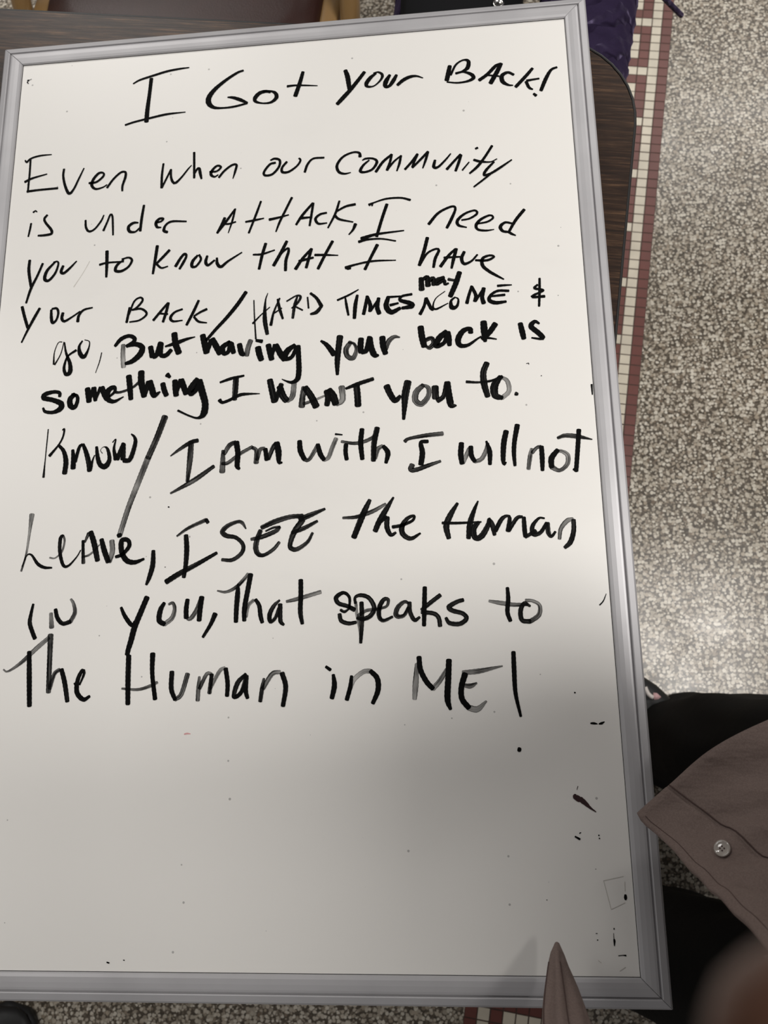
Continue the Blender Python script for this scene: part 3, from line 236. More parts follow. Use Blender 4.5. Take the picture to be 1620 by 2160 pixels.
 ('speaks', [(0.35, "349.9,-594.8,1.8 350,-585.2,2.3 344.8,-580.9,2.8 338.3,-584.8,3.6 340.2,-590,3.4 348,-592.8,3.3 354.4,-596.2,3.6"), (0.35, "342.1,-595.9,2.1 345.4,-597.7,2.3 349.3,-595.5,1.5"), (0.35, "341.2,-599.7,3.1 342.7,-605.5,3.3 349.2,-608,3.1 355.6,-607.2,2.6"), (0.35, "360.7,-590,3.3 360.9,-602.2,3.6 360.5,-613.6,3.1 359.6,-625,2.5"), (0.7, "355.6,-589.2,2.1 356.4,-599.5,2.3 358.8,-613.6,1.8 359.3,-623.7,1.3"), (0.35, "355.2,-590.5,2.1 355.2,-585.3,2.3 360.4,-583.5,3.1 367.5,-586.3,3.3 371.9,-594.8,3.6 368.6,-601.7,3.6 362.1,-604.5,3.3 356.7,-603.4,2.3"), (0.6, "357.6,-601.5,2.6 364.8,-597.2,2.6 375.1,-596.2,2.3"), (0.35, "375.8,-595.9,2.1 382.9,-593.8,2.1 384.3,-588.1,2.6 380.4,-588,3.3 376.4,-594.9,3.6 376.3,-603.2,3.3 380.1,-606.3,2.8 387.9,-603.2,2"), (0.35, "402.2,-591.8,2 398.4,-590.4,2.8 392.5,-595.4,3.6 391.1,-602.3,3.6 397.5,-602.5,2.8 402.1,-595.6,2.8"), (0.35, "402.9,-591.2,3.3 403.3,-599.5,3.3 407,-606.6,3.1 411.5,-604.2,2"), (0.1, "416.7,-578.3,3.3 415.9,-594.7,3.6 415.1,-611.5,3"), (0.35, "429.9,-585.5,3.3 421.4,-591.7,3.3 413.6,-597.9,3.1"), (0.35, "413.5,-599.8,3.1 423.7,-601.3,3.3 428,-605.2,3.3 429,-612.2,3.3"), (0.35, "449.7,-590.3,3.1 444.3,-591.7,3.3 437.2,-596,3.8 440.2,-599.2,3.6 449,-602,3.3 452,-606.5,3.5 446.1,-610.8,3.5 437.3,-609.9,3.3 434.3,-605.4,2.3")]),
 ('to', [(0.15, "488.4,-580.8,2.5 488.6,-590.4,3.3 487.4,-601.8,3.3 489.5,-609.4,3"), (0.65, "472.1,-591.8,2 482.1,-593.8,3.3 493.3,-595.6,3 504.6,-595.7,2.5"), (0.6, "503.5,-592.1,2.5 509.8,-592.9,2.5 515.1,-596.9,2.8 514,-605,3.5 506.3,-610.4,3.5"), (0.35, "506.3,-610.4,3.5 499.5,-609,3.5 498.7,-600.8,3.5 502.2,-594.6,3 507,-597.3,1.8")]),
 ('the', [(0.65, "36.2,-641.2,1.3 40.6,-642.9,1.6 52.7,-635.1,2.9 65.3,-623.3,3.6 76.5,-613.8,3.3"), (0.25, "59.1,-626.1,3.6 60.9,-647.3,4.2 63.2,-673.4,3.9"), (0.4, "78,-611.4,4.6 78.7,-631.7,4.2 79.9,-661.9,3.9"), (0.65, "80.8,-658.8,3.2 84.1,-646.2,3.2 88.8,-642.3,2.9"), (0.25, "90.5,-642.3,3.6 94.4,-654.3,3.9 97.9,-670.1,3.5"), (0.25, "108.3,-656.1,1.3 111.8,-645.9,2.3 109.9,-643.5,2.9 106.3,-651.4,3.5 106.2,-662.4,3.9 112.5,-668.8,3.5 118.1,-666.1,2.2"), (0.25, "103.2,-654.5,1.3 106.9,-660.8,1.6")]),
 ('human', [(0.25, "151.8,-631.7,4.2 152.3,-652.3,4.2 153.3,-673.4,3.8"), (0.1, "173.7,-630.3,4.2 174.2,-648,3.5 177.7,-669.6,3.5"), (0.6, "147.1,-660,1.6 161.7,-661.1,2.2 173,-658.2,2.6 179.1,-655.2,2.2"), (0.25, "191.9,-646.5,3.8 192,-660.9,3.8 195.7,-670.3,3.2"), (0.6, "195.7,-670.3,3.2 201.2,-665.7,3.5 206.2,-648.6,3.8"), (0.6, "216.9,-651.2,1.9 216.4,-659.8,3.2 216,-671.4,3.2"), (0.6, "217.3,-661.3,2.9 223.4,-649,2.9 227.5,-649.1,2.5"), (0.4, "227.9,-649.4,3.2 226.3,-665.4,3.2"), (0.65, "227,-661.5,2.5 234.7,-646.9,2.9 239.5,-643.9,2.5"), (0.25, "240.3,-644.7,3.5 242.3,-657.2,3.5 242.1,-668,3.2"), (0.4, "258.3,-649.7,2.5 251.2,-657.3,3.8 248.2,-668.9,3.2 254.6,-665.1,3.2 258.3,-652,2.5"), (0.25, "259.1,-651.3,3.2 258.6,-663.7,3.5 260.3,-670.2,2.8"), (0.4, "274.5,-653.9,1.9 273,-662.4,3.2 271.6,-673.1,3.1"), (0.65, "273.8,-662.4,3.2 281.6,-650.2,3.5 288.8,-648.5,2.8"), (0.25, "290.5,-649.6,3.8 293.8,-661.2,3.8 291.6,-677.3,3.4")]),
 ('in', [(0.12, "335.5,-651.9,2.5 336.4,-661.2,4 334.2,-671.6,3.5"), (0.12, "329.1,-644.9,2.3 333,-647.7,2.5"), (0.12, "351.4,-653.4,2.5 350.1,-662.7,3.3 347.1,-673.1,3.3"), (0.7, "348.8,-667.6,2.8 353.3,-656.6,3.3 361.7,-649.9,3.5 368,-649.4,3.5"), (0.12, "368,-649.4,3.5 373.6,-655.7,4 374.1,-665.6,4 369.5,-676.5,3")]),
 ('me!', [(0.7, "407.9,-644.1,2.5 406.6,-660.1,4.3 405.3,-673.5,3.2"), (0.12, "410,-638.5,3.8 411,-649.1,4 415.7,-659,4 421.1,-665.2,3.7"), (0.65, "421.1,-665.2,3.7 426.9,-659.2,3.5 433.5,-649.5,3"), (0.12, "435.6,-641.6,4.3 434.5,-656.9,4.5 433.3,-674,4.5 435.5,-682.5,2.5"), (0.65, "447.1,-652.3,3.2 460.8,-651.3,3.7 480.8,-647.5,1.2"), (0.12, "448.9,-653.5,4.5 445.4,-664.5,4.2 445.6,-674.2,4.2 450.9,-681.5,4.2"), (0.7, "450.9,-681.5,4.2 458.2,-682.8,4.2 465.9,-676.4,1.5"), (0.65, "446.7,-662.7,2.5 452.9,-663.6,3.7 458.5,-661.3,1.5"), (0.12, "490.7,-636,3.2 490.5,-650.7,3.5 490.7,-670.2,3 494,-689.2,2"), (0.12, "490.7,-715.9,3.2 492.1,-716.3,2.9")]),
 ('redmark', [(0, "534.6,-752.1,1.9 534.7,-753.6,4 537.9,-756,3.8"), (0, "538.7,-755.7,3.8 542.5,-759,3.1 545.9,-762.3,1.7 550.3,-765.5,0.7"), (0, "537.2,-745.5,0.5 536.3,-748.2,0.4")]),
 ('specks', [(0, "551.1,-695.8,1 553.9,-695.9,1.7 556.7,-696.4,0.5"), (0, "557.9,-696.4,0.9 560.2,-695.9,1.7 562.4,-694.7,0.6"), (0, "532.4,-784.3,1.2 536,-786.3,1.5"), (0, "536,-781.9,0.7 537.2,-781.1,0.5"), (0, "551,-783.4,1 551.6,-783.5,0.9"), (0, "551.3,-785.6,0.9 551.9,-786,0.7"), (0, "539.6,-670.7,1.2 540.3,-670.8,1"), (0, "568.6,-827.9,1.5 568.5,-829.9,2.1 568.4,-831.4,1.3"), (0, "544.2,-860.8,0.7 544.8,-860.8,0.7"), (0, "543.5,-856.1,0.5 544.7,-856.1,0.4"), (0, "557.8,-852.1,0.6 557.8,-853,0.9"), (0, "557.2,-855.9,0.2 557.1,-859.8,0.4"), (0, "557.2,-860.1,0.9 557.4,-861.5,1.4 557.1,-864.9,0.6"), (0, "559.6,-872,0.5 563,-871.6,0.5 565.4,-871.8,1.1"), (0, "506.6,-831.7,0.5 507.2,-831.7,0.5"), (0, "573.7,-397.2,1.5 573.7,-406.9,0.9"), (0, "565.9,-597.9,1 569.2,-594.5,0.8 572.1,-588.4,0.4"), (0, "516.3,-373.5,0.5 518.3,-373.2,0.7 518.4,-374.5,0.4"), (0, "528.9,-386.1,0.7 529.4,-386.3,0.7"), (0, "182,-496.5,1.1 183.1,-496.8,0.9"), (0, "181.3,-552.7,0.6 182,-552.7,0.6"), (0, "6,-19,1 7.9,-18.5,0.8 6.1,-21.3,1 7.6,-22.9,0.8"), (0, "7.9,-18.9,0.5 10.7,-17.7,0.4"), (0, "147,-880,1 149,-880.5,1"), (0, "160.9,-878.2,0.7 161.9,-878.4,0.7")]),
 ('pinkmark', [(0, "205.2,-699.7,1 207.7,-699.2,1.2 210.6,-699.6,0.6")]),
 ('faint', [(0, "552.4,-817.4,0.2 556.7,-838.6,0.2"), (0, "556.7,-838.6,0.2 567.9,-833.7,0.2"), (0, "552.4,-817.4,0.2 568.2,-814.2,0.2"), (0, "568.8,-818.3,0.3 568.5,-825.3,0.3"), (0, "543.9,-875.5,0.3 546.2,-877.2,0.4"), (0, "559.9,-882.9,0.2 564.4,-880.1,0.4"), (0, "89.9,-239.1,0.3 84,-251.2,0.3 75.1,-266.5,0.5")]),
]

# terrazzo: pale rounded chips in a darker brown-grey matrix
def terrazzo():
    m = N('terrazzo'); c = m.coord()
    wob = m.n('ShaderNodeTexNoise'); wob.inputs['Scale'].default_value = 260; m.l(c, wob.inputs['Vector'])
    add = m.n('ShaderNodeVectorMath', operation='MULTIPLY_ADD'); m.l(wob.outputs['Color'], add.inputs[0])
    add.inputs[1].default_value = (.0042, .0042, .0042); m.l(c, add.inputs[2])
    def vor(scale, feat='F1'):
        v = m.n('ShaderNodeTexVoronoi'); v.feature = feat; v.voronoi_dimensions = '2D'; v.inputs['Scale'].default_value = scale
        m.l(add.outputs[0], v.inputs['Vector']); return v
    v1 = vor(152); v2 = vor(330)
    sp = m.n('ShaderNodeSeparateColor'); m.l(v1.outputs['Color'], sp.inputs[0])
    r = m.math('MULTIPLY_ADD', sp.outputs[0], .36, .21)
    d = m.math('SUBTRACT', r, v1.outputs['Distance'])
    mask = m.ramp(m.math('MULTIPLY_ADD', d, 4.5, .5), [(.36, (0, 0, 0)), (.62, (1, 1, 1))])
    chip = m.ramp(sp.outputs[1], [(0, srgb(170, 159, 143)), (.35, srgb(206, 196, 180)), (.7, srgb(234, 226, 211)), (.93, srgb(186, 172, 153)), (1, srgb(122, 106, 90))])
    sp2 = m.n('ShaderNodeSeparateColor'); m.l(v2.outputs['Color'], sp2.inputs[0])
    base = m.ramp(sp2.outputs[0], [(0, srgb(82, 74, 64)), (.6, srgb(106, 96, 84)), (.8, srgb(140, 128, 113)), (1, srgb(186, 173, 155))])
    col = m.mix(mask, base, chip)
    big = m.ramp(m.noise(c, 3.2, 4, .6), [(.3, (.82, .82, .80)), (.7, (1, 1, 1))])
    col = m.mix(1.0, col, big, 'MULTIPLY')
    m.l(col, m.b.inputs['Base Color'])
    m.set(Roughness=.3, Specular_IOR_Level=.3)
    m.l(m.ramp(m.noise(c, 14, 4), [(.3, (.22, .22, .22)), (.7, (.32, .32, .32))]), m.b.inputs['Roughness'])
    m.bump(m.noise(c, 160, 2), .05)
    return m.mat
def laminate():
    m = N('walnut_laminate'); c = m.coord((1, 1, 1))
    c1 = m.coord((13, 250, 1)); c2 = m.coord((30, 560, 1)); c3 = m.coord((.9, 14, 1))
    g = m.math('ADD', m.math('MULTIPLY', m.noise(c1, 1, 5, .65), .55), m.math('MULTIPLY', m.noise(c2, 1, 4, .7), .45))
    g = m.math('ADD', g, m.math('MULTIPLY', m.math('SUBTRACT', m.noise(c3, 1, 3), .5), .18))
    m.l(m.ramp(g, [(.33, srgb(26, 16, 10)), (.47, srgb(40, 26, 17)), (.56, srgb(60, 42, 29)), (.68, srgb(98, 73, 52))]), m.b.inputs['Base Color'])
    m.set(Roughness=.36, Specular_IOR_Level=.27)
    m.bump(g, .25, .0006)
    return m.mat
def board_white():
    m = N('whiteboard_surface'); c = m.coord()
    sm = m.coord((5, 14, 1))
    f = m.noise(sm, 1, 5, .6)
    msk = m.ramp(m.noise(c, 4.3, 2), [(.52, (0, 0, 0)), (.72, (1, 1, 1))])
    fac = m.math('MULTIPLY', m.ramp(f, [(.5, (0, 0, 0)), (.75, (1, 1, 1))]), msk)
    fac = m.math('MULTIPLY', fac, .10)
    col = m.mix(fac, srgb(232, 229, 224), srgb(150, 150, 150))
    # fine dots of old ink
    v = m.n('ShaderNodeTexVoronoi'); v.inputs['Scale'].default_value = 26; v.voronoi_dimensions = '2D'; m.l(c, v.inputs['Vector'])
    sp = m.n('ShaderNodeSeparateColor'); m.l(v.outputs['Color'], sp.inputs[0])
    dot = m.math('MULTIPLY', m.math('LESS_THAN', v.outputs['Distance'], m.math('MULTIPLY', sp.outputs[1], .03)), m.math('GREATER_THAN', sp.outputs[0], .72))
    col = m.mix(m.math('MULTIPLY', dot, .55), col, (.12, .11, .11))
    m.l(col, m.b.inputs['Base Color'])
    m.set(Roughness=.34, Specular_IOR_Level=.5)
    m.bump(m.noise(c, 900, 2), .03, .0002)
    return m.mat
def ink(name, base, use_streak=True):
    m = N(name)
    a = m.n('ShaderNodeAttribute'); a.attribute_name = 'dry'
    uv = m.n('ShaderNodeUVMap'); uv.uv_map = 'stroke'
    sep = m.n('ShaderNodeSeparateXYZ'); m.l(uv.outputs[0], sep.inputs[0])
    uv2 = m.n('ShaderNodeUVMap'); uv2.uv_map = 'across'
    sep2 = m.n('ShaderNodeSeparateXYZ'); m.l(uv2.outputs[0], sep2.inputs[0])
    cb = m.n('ShaderNodeCombineXYZ')
    m.l(m.math('MULTIPLY', sep.outputs[0], .035), cb.inputs[0]); m.l(m.math('MULTIPLY', sep.outputs[1], 2.1), cb.inputs[1])
    m.l(m.math('MULTIPLY', sep2.outputs[0], 37.3), cb.inputs[2])
    st = m.noise(cb.outputs[0], 1, 3, .6)
    cb2 = m.n('ShaderNodeCombineXYZ'); m.l(m.math('MULTIPLY', sep.outputs[0], .05), cb2.inputs[0]); m.l(m.math('MULTIPLY', sep2.outputs[0], 11.7), cb2.inputs[1])
    lo = m.noise(cb2.outputs[0], 1, 2)
    # thinness of the ink film: streaks along the stroke, more where the marker ran dry
    dry = m.math('MULTIPLY', a.outputs['Fac'], m.math('MULTIPLY_ADD', lo, 1.1, .5))
    s = m.math('SUBTRACT', m.math('ADD', st, m.math('MULTIPLY', dry, .42)), .60)
    thin = m.math('MULTIPLY', m.math('MULTIPLY', s, 5.0, None, True), m.math('MULTIPLY_ADD', dry, .86, -.04, True))
    edge = m.ramp(m.math('ABSOLUTE', m.math('SUBTRACT', sep2.outputs[1], .5)), [(.38, (1, 1, 1)), (.47, (.2, .2, .2))])
    thin = m.math('MULTIPLY', thin, edge)
    alpha = m.math('SUBTRACT', 1.0, thin, None, True)
    m.set(Base_Color=base, Roughness=.6, Specular_IOR_Level=.06)
    m.l(alpha, m.b.inputs['Alpha'])
    return m.mat
def cloth(name, col, fold=.35, fscale=(8, 60, 8), rough=.9, weave=900, sheen=.2):
    m = N(name); c = m.coord(fscale); c0 = m.coord()
    f = m.noise(c, 1, 3, .5)
    d = tuple(x * .86 for x in col[:3]); u = tuple(x * 1.12 for x in col[:3])
    m.l(m.ramp(m.noise(c0, weave, 2), [(.3, d), (.7, u)]), m.b.inputs['Base Color'])
    m.set(Roughness=rough, Sheen_Weight=sheen, Specular_IOR_Level=.2); m.b.inputs['Sheen Tint'].default_value = (*[min(1, x * 2.5) for x in col[:3]], 1)
    m.bump(f, fold, .006)
    return m.mat
def creased(name, col):
    m = N(name); c = m.coord(); mp = m.n('ShaderNodeMapping'); m.l(c, mp.inputs[0]); mp.inputs['Rotation'].default_value = (0, 0, -.5)
    wv = m.n('ShaderNodeTexWave'); wv.wave_type = 'BANDS'; wv.bands_direction = 'Y'; wv.inputs['Scale'].default_value = 9; wv.inputs['Distortion'].default_value = 2.2
    wv.inputs['Detail'].default_value = 1; wv.inputs['Detail Scale'].default_value = 5; m.l(mp.outputs[0], wv.inputs[0])
    m.l(m.ramp(m.noise(c, 900, 2), [(.3, tuple(x * .86 for x in col[:3])), (.7, tuple(x * 1.12 for x in col[:3]))]), m.b.inputs['Base Color'])
    m.set(Roughness=.85, Sheen_Weight=.35, Sheen_Roughness=.4, Specular_IOR_Level=.2); m.b.inputs['Sheen Tint'].default_value = (.35, .28, .5, 1)
    m.bump(m.ramp(wv.outputs[0], [(.35, (0, 0, 0)), (1, (1, 1, 1))]), 1.0, .008)
    return m.mat
M = {}
M['terrazzo'] = terrazzo(); M['wood'] = laminate(); M['white'] = board_white()
M['ink'] = ink('black_marker_ink', (.002, .002, .002, 1)); M['ink_red'] = simple('dried_red_ink', srgb(44, 14, 16), .6, nscale=900, var=.5)
M['faint'] = simple('old_marker_trace', srgb(188, 184, 176), .5)
M['ink_pink'] = simple('pink_smear', srgb(214, 160, 160), .6)
def anodised():
    m = N('anodised_aluminium'); c = m.coord(); a = m.coord((3, 3, 3))
    m.l(m.ramp(m.noise(a, 6, 4), [(.3, (.43, .42, .43)), (.7, (.49, .48, .49))]), m.b.inputs['Base Color'])
    scr = m.ramp(m.noise(m.coord((30, 30, 30)), 4, 6, .75), [(.62, (.42, .42, .42)), (.78, (.55, .55, .55))])
    m.l(scr, m.b.inputs['Roughness']); m.set(Metallic=.25)
    return m.mat
M['alu'] = anodised()
M['black_plastic'] = simple('black_plastic', srgb(24, 22, 21), .4)
M['white_tile'] = simple('white_mosaic_tile', srgb(222, 212, 192), .38, nscale=22, var=.10)
M['red_tile'] = simple('red_mosaic_tile', srgb(112, 60, 51), .4, nscale=18, var=.12)
M['grout'] = simple('mosaic_grout', srgb(84, 66, 58), .8, nscale=300, var=.2)
M['grey_metal'] = simple('grey_leg_metal', srgb(60, 58, 56), .4, .6)
M['tan_metal'] = simple('tan_painted_steel', srgb(150, 118, 76), .32, 0, nscale=12, var=.08, coat=.4)
M['vinyl'] = simple('dark_brown_vinyl', srgb(50, 25, 19), .42, bump=.25, bscale=500)
M['skin'] = simple('brown_skin', srgb(84, 50, 31), .5, nscale=30, var=.08)
M['shirt'] = cloth('taupe_shirt_cotton', srgb(116, 101, 95), .7, (22, 60, 22))
M['thread'] = simple('dark_stitching', srgb(74, 56, 52), .9)
M['trouser'] = cloth('black_trouser_fabric', (.010, .0098, .0095), .3, (6, 6, 30), sheen=.05)
M['purple'] = creased('purple_fleece', srgb(42, 31, 58))
M['black_cloth'] = cloth('black_jersey', (.008, .008, .009), .2, (8, 8, 8), sheen=.05)
M['hair'] = simple('black_hair', (.01, .009, .008, 1), .5)
M['shoe'] = simple('black_shoe_upper', (.012, .012, .012, 1), .5, bump=.2)
M['shoe_white'] = simple('white_shoe_trim', srgb(214, 206, 200), .6)
M['shoe_pink'] = simple('pink_shoe_panel', srgb(206, 166, 166), .7)
M['pearl'] = N('clear_shirt_button').set(Base_Color=srgb(160, 152, 144), Roughness=.1, Coat_Weight=1.0, Subsurface_Weight=.0).mat
M['chrome'] = N('silver_snap').set(Base_Color=(.75, .73, .7, 1), Roughness=.2, Metallic=1.0).mat

# ------------------------------------------------------------------ floor and mosaic border
n_ = 30
vs = []; fs = []
for j in range(n_ + 1):
    for i in range(n_ + 1): vs.append((-3.5 + 8 * i / n_, -3.8 + 8 * j / n_, 0))
for j in range(n_):
    for i in range(n_):
        a = j * (n_ + 1) + i; fs.append((a, a + 1, a + n_ + 2, a + n_ + 1))
tag(meshobj('floor', vs, fs, M['terrazzo'], smooth=False), kind='structure')
d_ = Vector((-.1677, -.9858, 0)).normalized(); p_ = Vector((-d_.y * -1, 0, 0))
p_ = Vector((d_.y, -d_.x, 0))                    # towards the left of the photo
B0 = Vector((.9315, .7, 0)); CW = .0203; RW = .0197
s0 = 0.0120
KEY = {0: (2, 3, 4, 5), 1: (5,), 2: (3, 4, 5), 3: (3,), 4: (3,), 5: ()}
mb = MB()
def strip(c0, c1, r0, r1, z0, z1, mat, gap=.0009):
    q = [B0 + p_ * (c * CW + gc) + d_ * (s0 + r * RW + gr) for c, r, gc, gr in ((c0, r0, gap, gap), (c1, r0, -gap, gap), (c1, r1, -gap, -gap), (c0, r1, gap, -gap))]
    vv = [Vector((a.x, a.y, z0)) for a in q] + [Vector((a.x, a.y, z1)) for a in q]
    mb.add((vv, [(4, 5, 6, 7), (0, 1, 5, 4), (1, 2, 6, 5), (2, 3, 7, 6), (3, 0, 4, 7)]), mat)
RA, RB = -150, 170
strip(0, 9, RA, RB, 0, .0004, 2, 0)
rt = random.Random(3)
for r in range(RA, RB):
    for c in range(9):
        white = c in (1, 7) or c in KEY[r % 6]
        strip(c, c + 1, r, r + 1, 0, .0012 + rt.uniform(-.0001, .0001), 0 if white else 1, rt.uniform(.0009, .0013))
o = mb.build('trim_1', [M['white_tile'], M['red_tile'], M['grout']], smooth=False)
tag(o, kind='structure')

# ------------------------------------------------------------------ table
TA = math.atan2(-.165, 1)
tcorner = Vector((.6566, -.0222, 0))
tu = Vector((-math.cos(TA), -math.sin(TA), 0)); tv = Vector((math.sin(TA), -math.cos(TA), 0))   # left along the far edge, towards the viewer
TL, TW, TR = 1.83, .762, .098
tctr = tcorner + tu * TL / 2 + tv * TW / 2
table = tag(empty('folding_table', tctr, TA), 'dark walnut laminate table with rounded corner under the whiteboard', 'table')
ZT = -.0135
def rrect(hx, hy, r, seg=10):
    out = []
    for cx, cy, a0 in ((hx - r, hy - r, 0), (-hx + r, hy - r, 90), (-hx + r, -hy + r, 180), (hx - r, -hy + r, 270)):
        for k in range(seg + 1):
            a = math.radians(a0 + 90 * k / seg); out.append((cx + r * math.cos(a), cy + r * math.sin(a)))
    return out
tm = pmat(table)
def tl(x, y, z): return tm @ Vector((x, y, z + H))
prof = rrect(TL / 2 - .003, TW / 2 - .003, TR)
meshobj('tabletop', *loft([[tl(x, y, ZT - .019) for x, y in prof], [tl(x, y, ZT) for x, y in prof]]), M['wood'], table, smooth=False)
bands = []
for off, z in ((-.0029, -.0005), (-.0012, .0004), (0, -.003), (.0006, -.010), (0, -.017), (-.0029, -.0195)):
    bands.append([tl(x, y, ZT + z) for x, y in rrect(TL / 2 + off, TW / 2 + off, TR + off)])
tag(meshobj('edge_banding', *loft(bands, False), M['black_plastic'], table), 'black plastic edge banding')
mb = MB()
for k in range(2):
    sx = -1 if k else 1; mb = MB()
    for sy in (-1, 1):
        mb.add(tube([tl(sx * .62, sy * .26, ZT - .02), tl(sx * .62, sy * .26, -H + .012)], .0125))
    mb.add(tube([tl(sx * .62, -.26, ZT - .03), tl(sx * .62, .26, ZT - .03)], .0125))
    mb.add(tube([tl(sx * .62, -.26, -.55), tl(sx * .62, .26, -.55)], .0125))
    mb.build('leg', M['grey_metal'], table)

# ------------------------------------------------------------------ whiteboard
BW, BH = .575, .8869
board = tag(empty('whiteboard', (BW / 2, -BH / 2, H - .0135)), 'large white dry-erase board with aluminium frame covered in black handwriting', 'whiteboard')
surf = meshobj('writing_surface', *box(-.004, BW + .004, -BH - .004, .004, H - .004, H), M['white'], board, smooth=False)
meshobj('backing_panel', *box(-.008, BW + .008, -BH - .008, .008, H - .0125, H - .0042), M['black_plastic'], board, smooth=False)
# frame profile: distance outwards from the panel edge, height
PROF = [(.0004, -.001), (.0004, .0012), (.0012, .0022), (.0035, .0030), (.0075, .0033), (.0115, .0032), (.0136, .0028), (.0140, .0006),
        (.0148, .0006), (.0152, .0030), (.0160, .0032), (.0210, .0018), (.0227, .0004), (.0231, -.0020), (.0231, -.0130), (.0004, -.0130)]
gs = MB()  # black strips painting in the shadow of the gap between panel and rails
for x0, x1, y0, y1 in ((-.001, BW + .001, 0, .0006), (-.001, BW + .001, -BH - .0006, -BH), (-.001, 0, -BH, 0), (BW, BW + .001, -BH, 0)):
    gs.add(box(x0, x1, y0, y1, H - .001, H + .0002))
gs.build('gap_shadow', M['black_plastic'], board, False)
cor = [(0, 0, -1, 1), (BW, 0, 1, 1), (BW, -BH, 1, -1), (0, -BH, -1, -1)]
for i in range(4):
    a, b = cor[i], cor[(i + 1) % 4]; gap = .00015
    dirv = Vector((b[0] - a[0], b[1] - a[1], 0)).normalized() * gap
    r0 = [Vector((a[0] + a[2] * s, a[1] + a[3] * s, z + H)) + dirv for s, z in PROF]
    r1 = [Vector((b[0] + b[2] * s, b[1] + b[3] * s, z + H)) - dirv for s, z in PROF]
    rings = [[r0[k].lerp(r1[k], t) for k in range(len(PROF))] for t in (0, .25, .5, .75, 1)]
    bevel(meshobj('frame_rail', *loft(rings), M['alu'], board, smooth=False), .0005, 2)

def stroke_mesh(name, strokes, mat, parent, z0=.0003):
    me = bpy.data.meshes.new(name); vs = []; fs = []; uv = []; uv2 = []; dr = []
    org = pmat(parent).inverted()
    for si, (dry, s) in enumerate(strokes):
        pts = [tuple(float(q) for q in t.split(',')) for t in s.split()]
        if len(pts) == 2:
            a, b = pts; pts = [a, tuple((x + y) / 2 for x, y in zip(a, b)), b]
        P = catmull(pts, 1.1)
        P = [(p.x, p.y, max(.35, p.z)) for p in P]
        # rounded felt-tip ends
        def ext(p, q):
            dx, dy = p[0] - q[0], p[1] - q[1]; L = math.hypot(dx, dy) or 1
            dx /= L; dy /= L; w = p[2]
            return [(p[0] + dx * w * e, p[1] + dy * w * e, w * f) for e, f in ((.12, .93), (.22, .72), (.29, .4))]
        P = list(reversed(ext(P[0], P[1]))) + P + ext(P[-1], P[-2])
        zz = z0 + si * 8e-6; L = rt.random() * 300; seed = rt.random()
        n0 = len(vs)
        for i, (x, y, wd) in enumerate(P):
            x0, y0, _ = P[max(i - 1, 0)]; x1, y1, _ = P[min(i + 1, len(P) - 1)]
            tx, ty = x1 - x0, y1 - y0; l = math.hypot(tx, ty) or 1; nx, ny = -ty / l, tx / l
            if i: L += math.hypot(x - P[i - 1][0], y - P[i - 1][1])
            jit = 1 + .05 * math.sin(L * 1.7 + seed * 9) * (1 if 3 < i < len(P) - 4 else 0)
            h = wd * .575 * jit
            for k, sg in enumerate((-1, -.5, 0, .5, 1)):
                vs.append(org @ Vector(((x + nx * h * sg) / 1000, (y + ny * h * sg) / 1000, H + zz)))
                uv.append((L, h * sg + seed * 50)); uv2.append((seed, .5 + sg * .5)); dr.append(dry)
        for i in range(len(P) - 1):
            for k in range(4):
                a = n0 + i * 5 + k; fs.append((a, a + 5, a + 6, a + 1))
    me.from_pydata(vs, [], fs); me.materials.append(mat)
    u1 = me.uv_layers.new(name='stroke'); u2 = me.uv_layers.new(name='across')
    for lp in me.loops:
        u1.data[lp.index].uv = uv[lp.vertex_index]; u2.data[lp.index].uv = uv2[lp.vertex_index]
    at = me.attributes.new('dry', 'FLOAT', 'POINT')
    for i, q in enumerate(dr): at.data[i].value = q
    for p in me.polygons:
        if p.normal.z < 0: p.flip()
    me.update()
    o = bpy.data.objects.new(name, me); COL.objects.link(o); o.parent = parent
    return o
SHOW = {'title_I': 'I', 'caret': 'insertion caret', 'slash': 'long slash', 'ampersand': '&'}
for nm, st in WORDS:
    if nm == 'redmark': tag(stroke_mesh('ink_smudge', st, M['ink_red'], surf), 'dark red dried ink smudge')
    elif nm == 'faint': tag(stroke_mesh('ink_speck', st, M['faint'], surf), 'faint grey outline and scratches', kind='stuff')
    elif nm == 'pinkmark': stroke_mesh('ink_smudge', st, M['ink_pink'], surf)
    elif nm == 'specks': tag(stroke_mesh('ink_speck', st, M['ink'], surf), 'black ink specks and scratches', kind='stuff')
    else: tag(stroke_mesh('handwritten_word', st, M['ink'], surf), "'%s' handwritten in black marker" % SHOW.get(nm, nm))

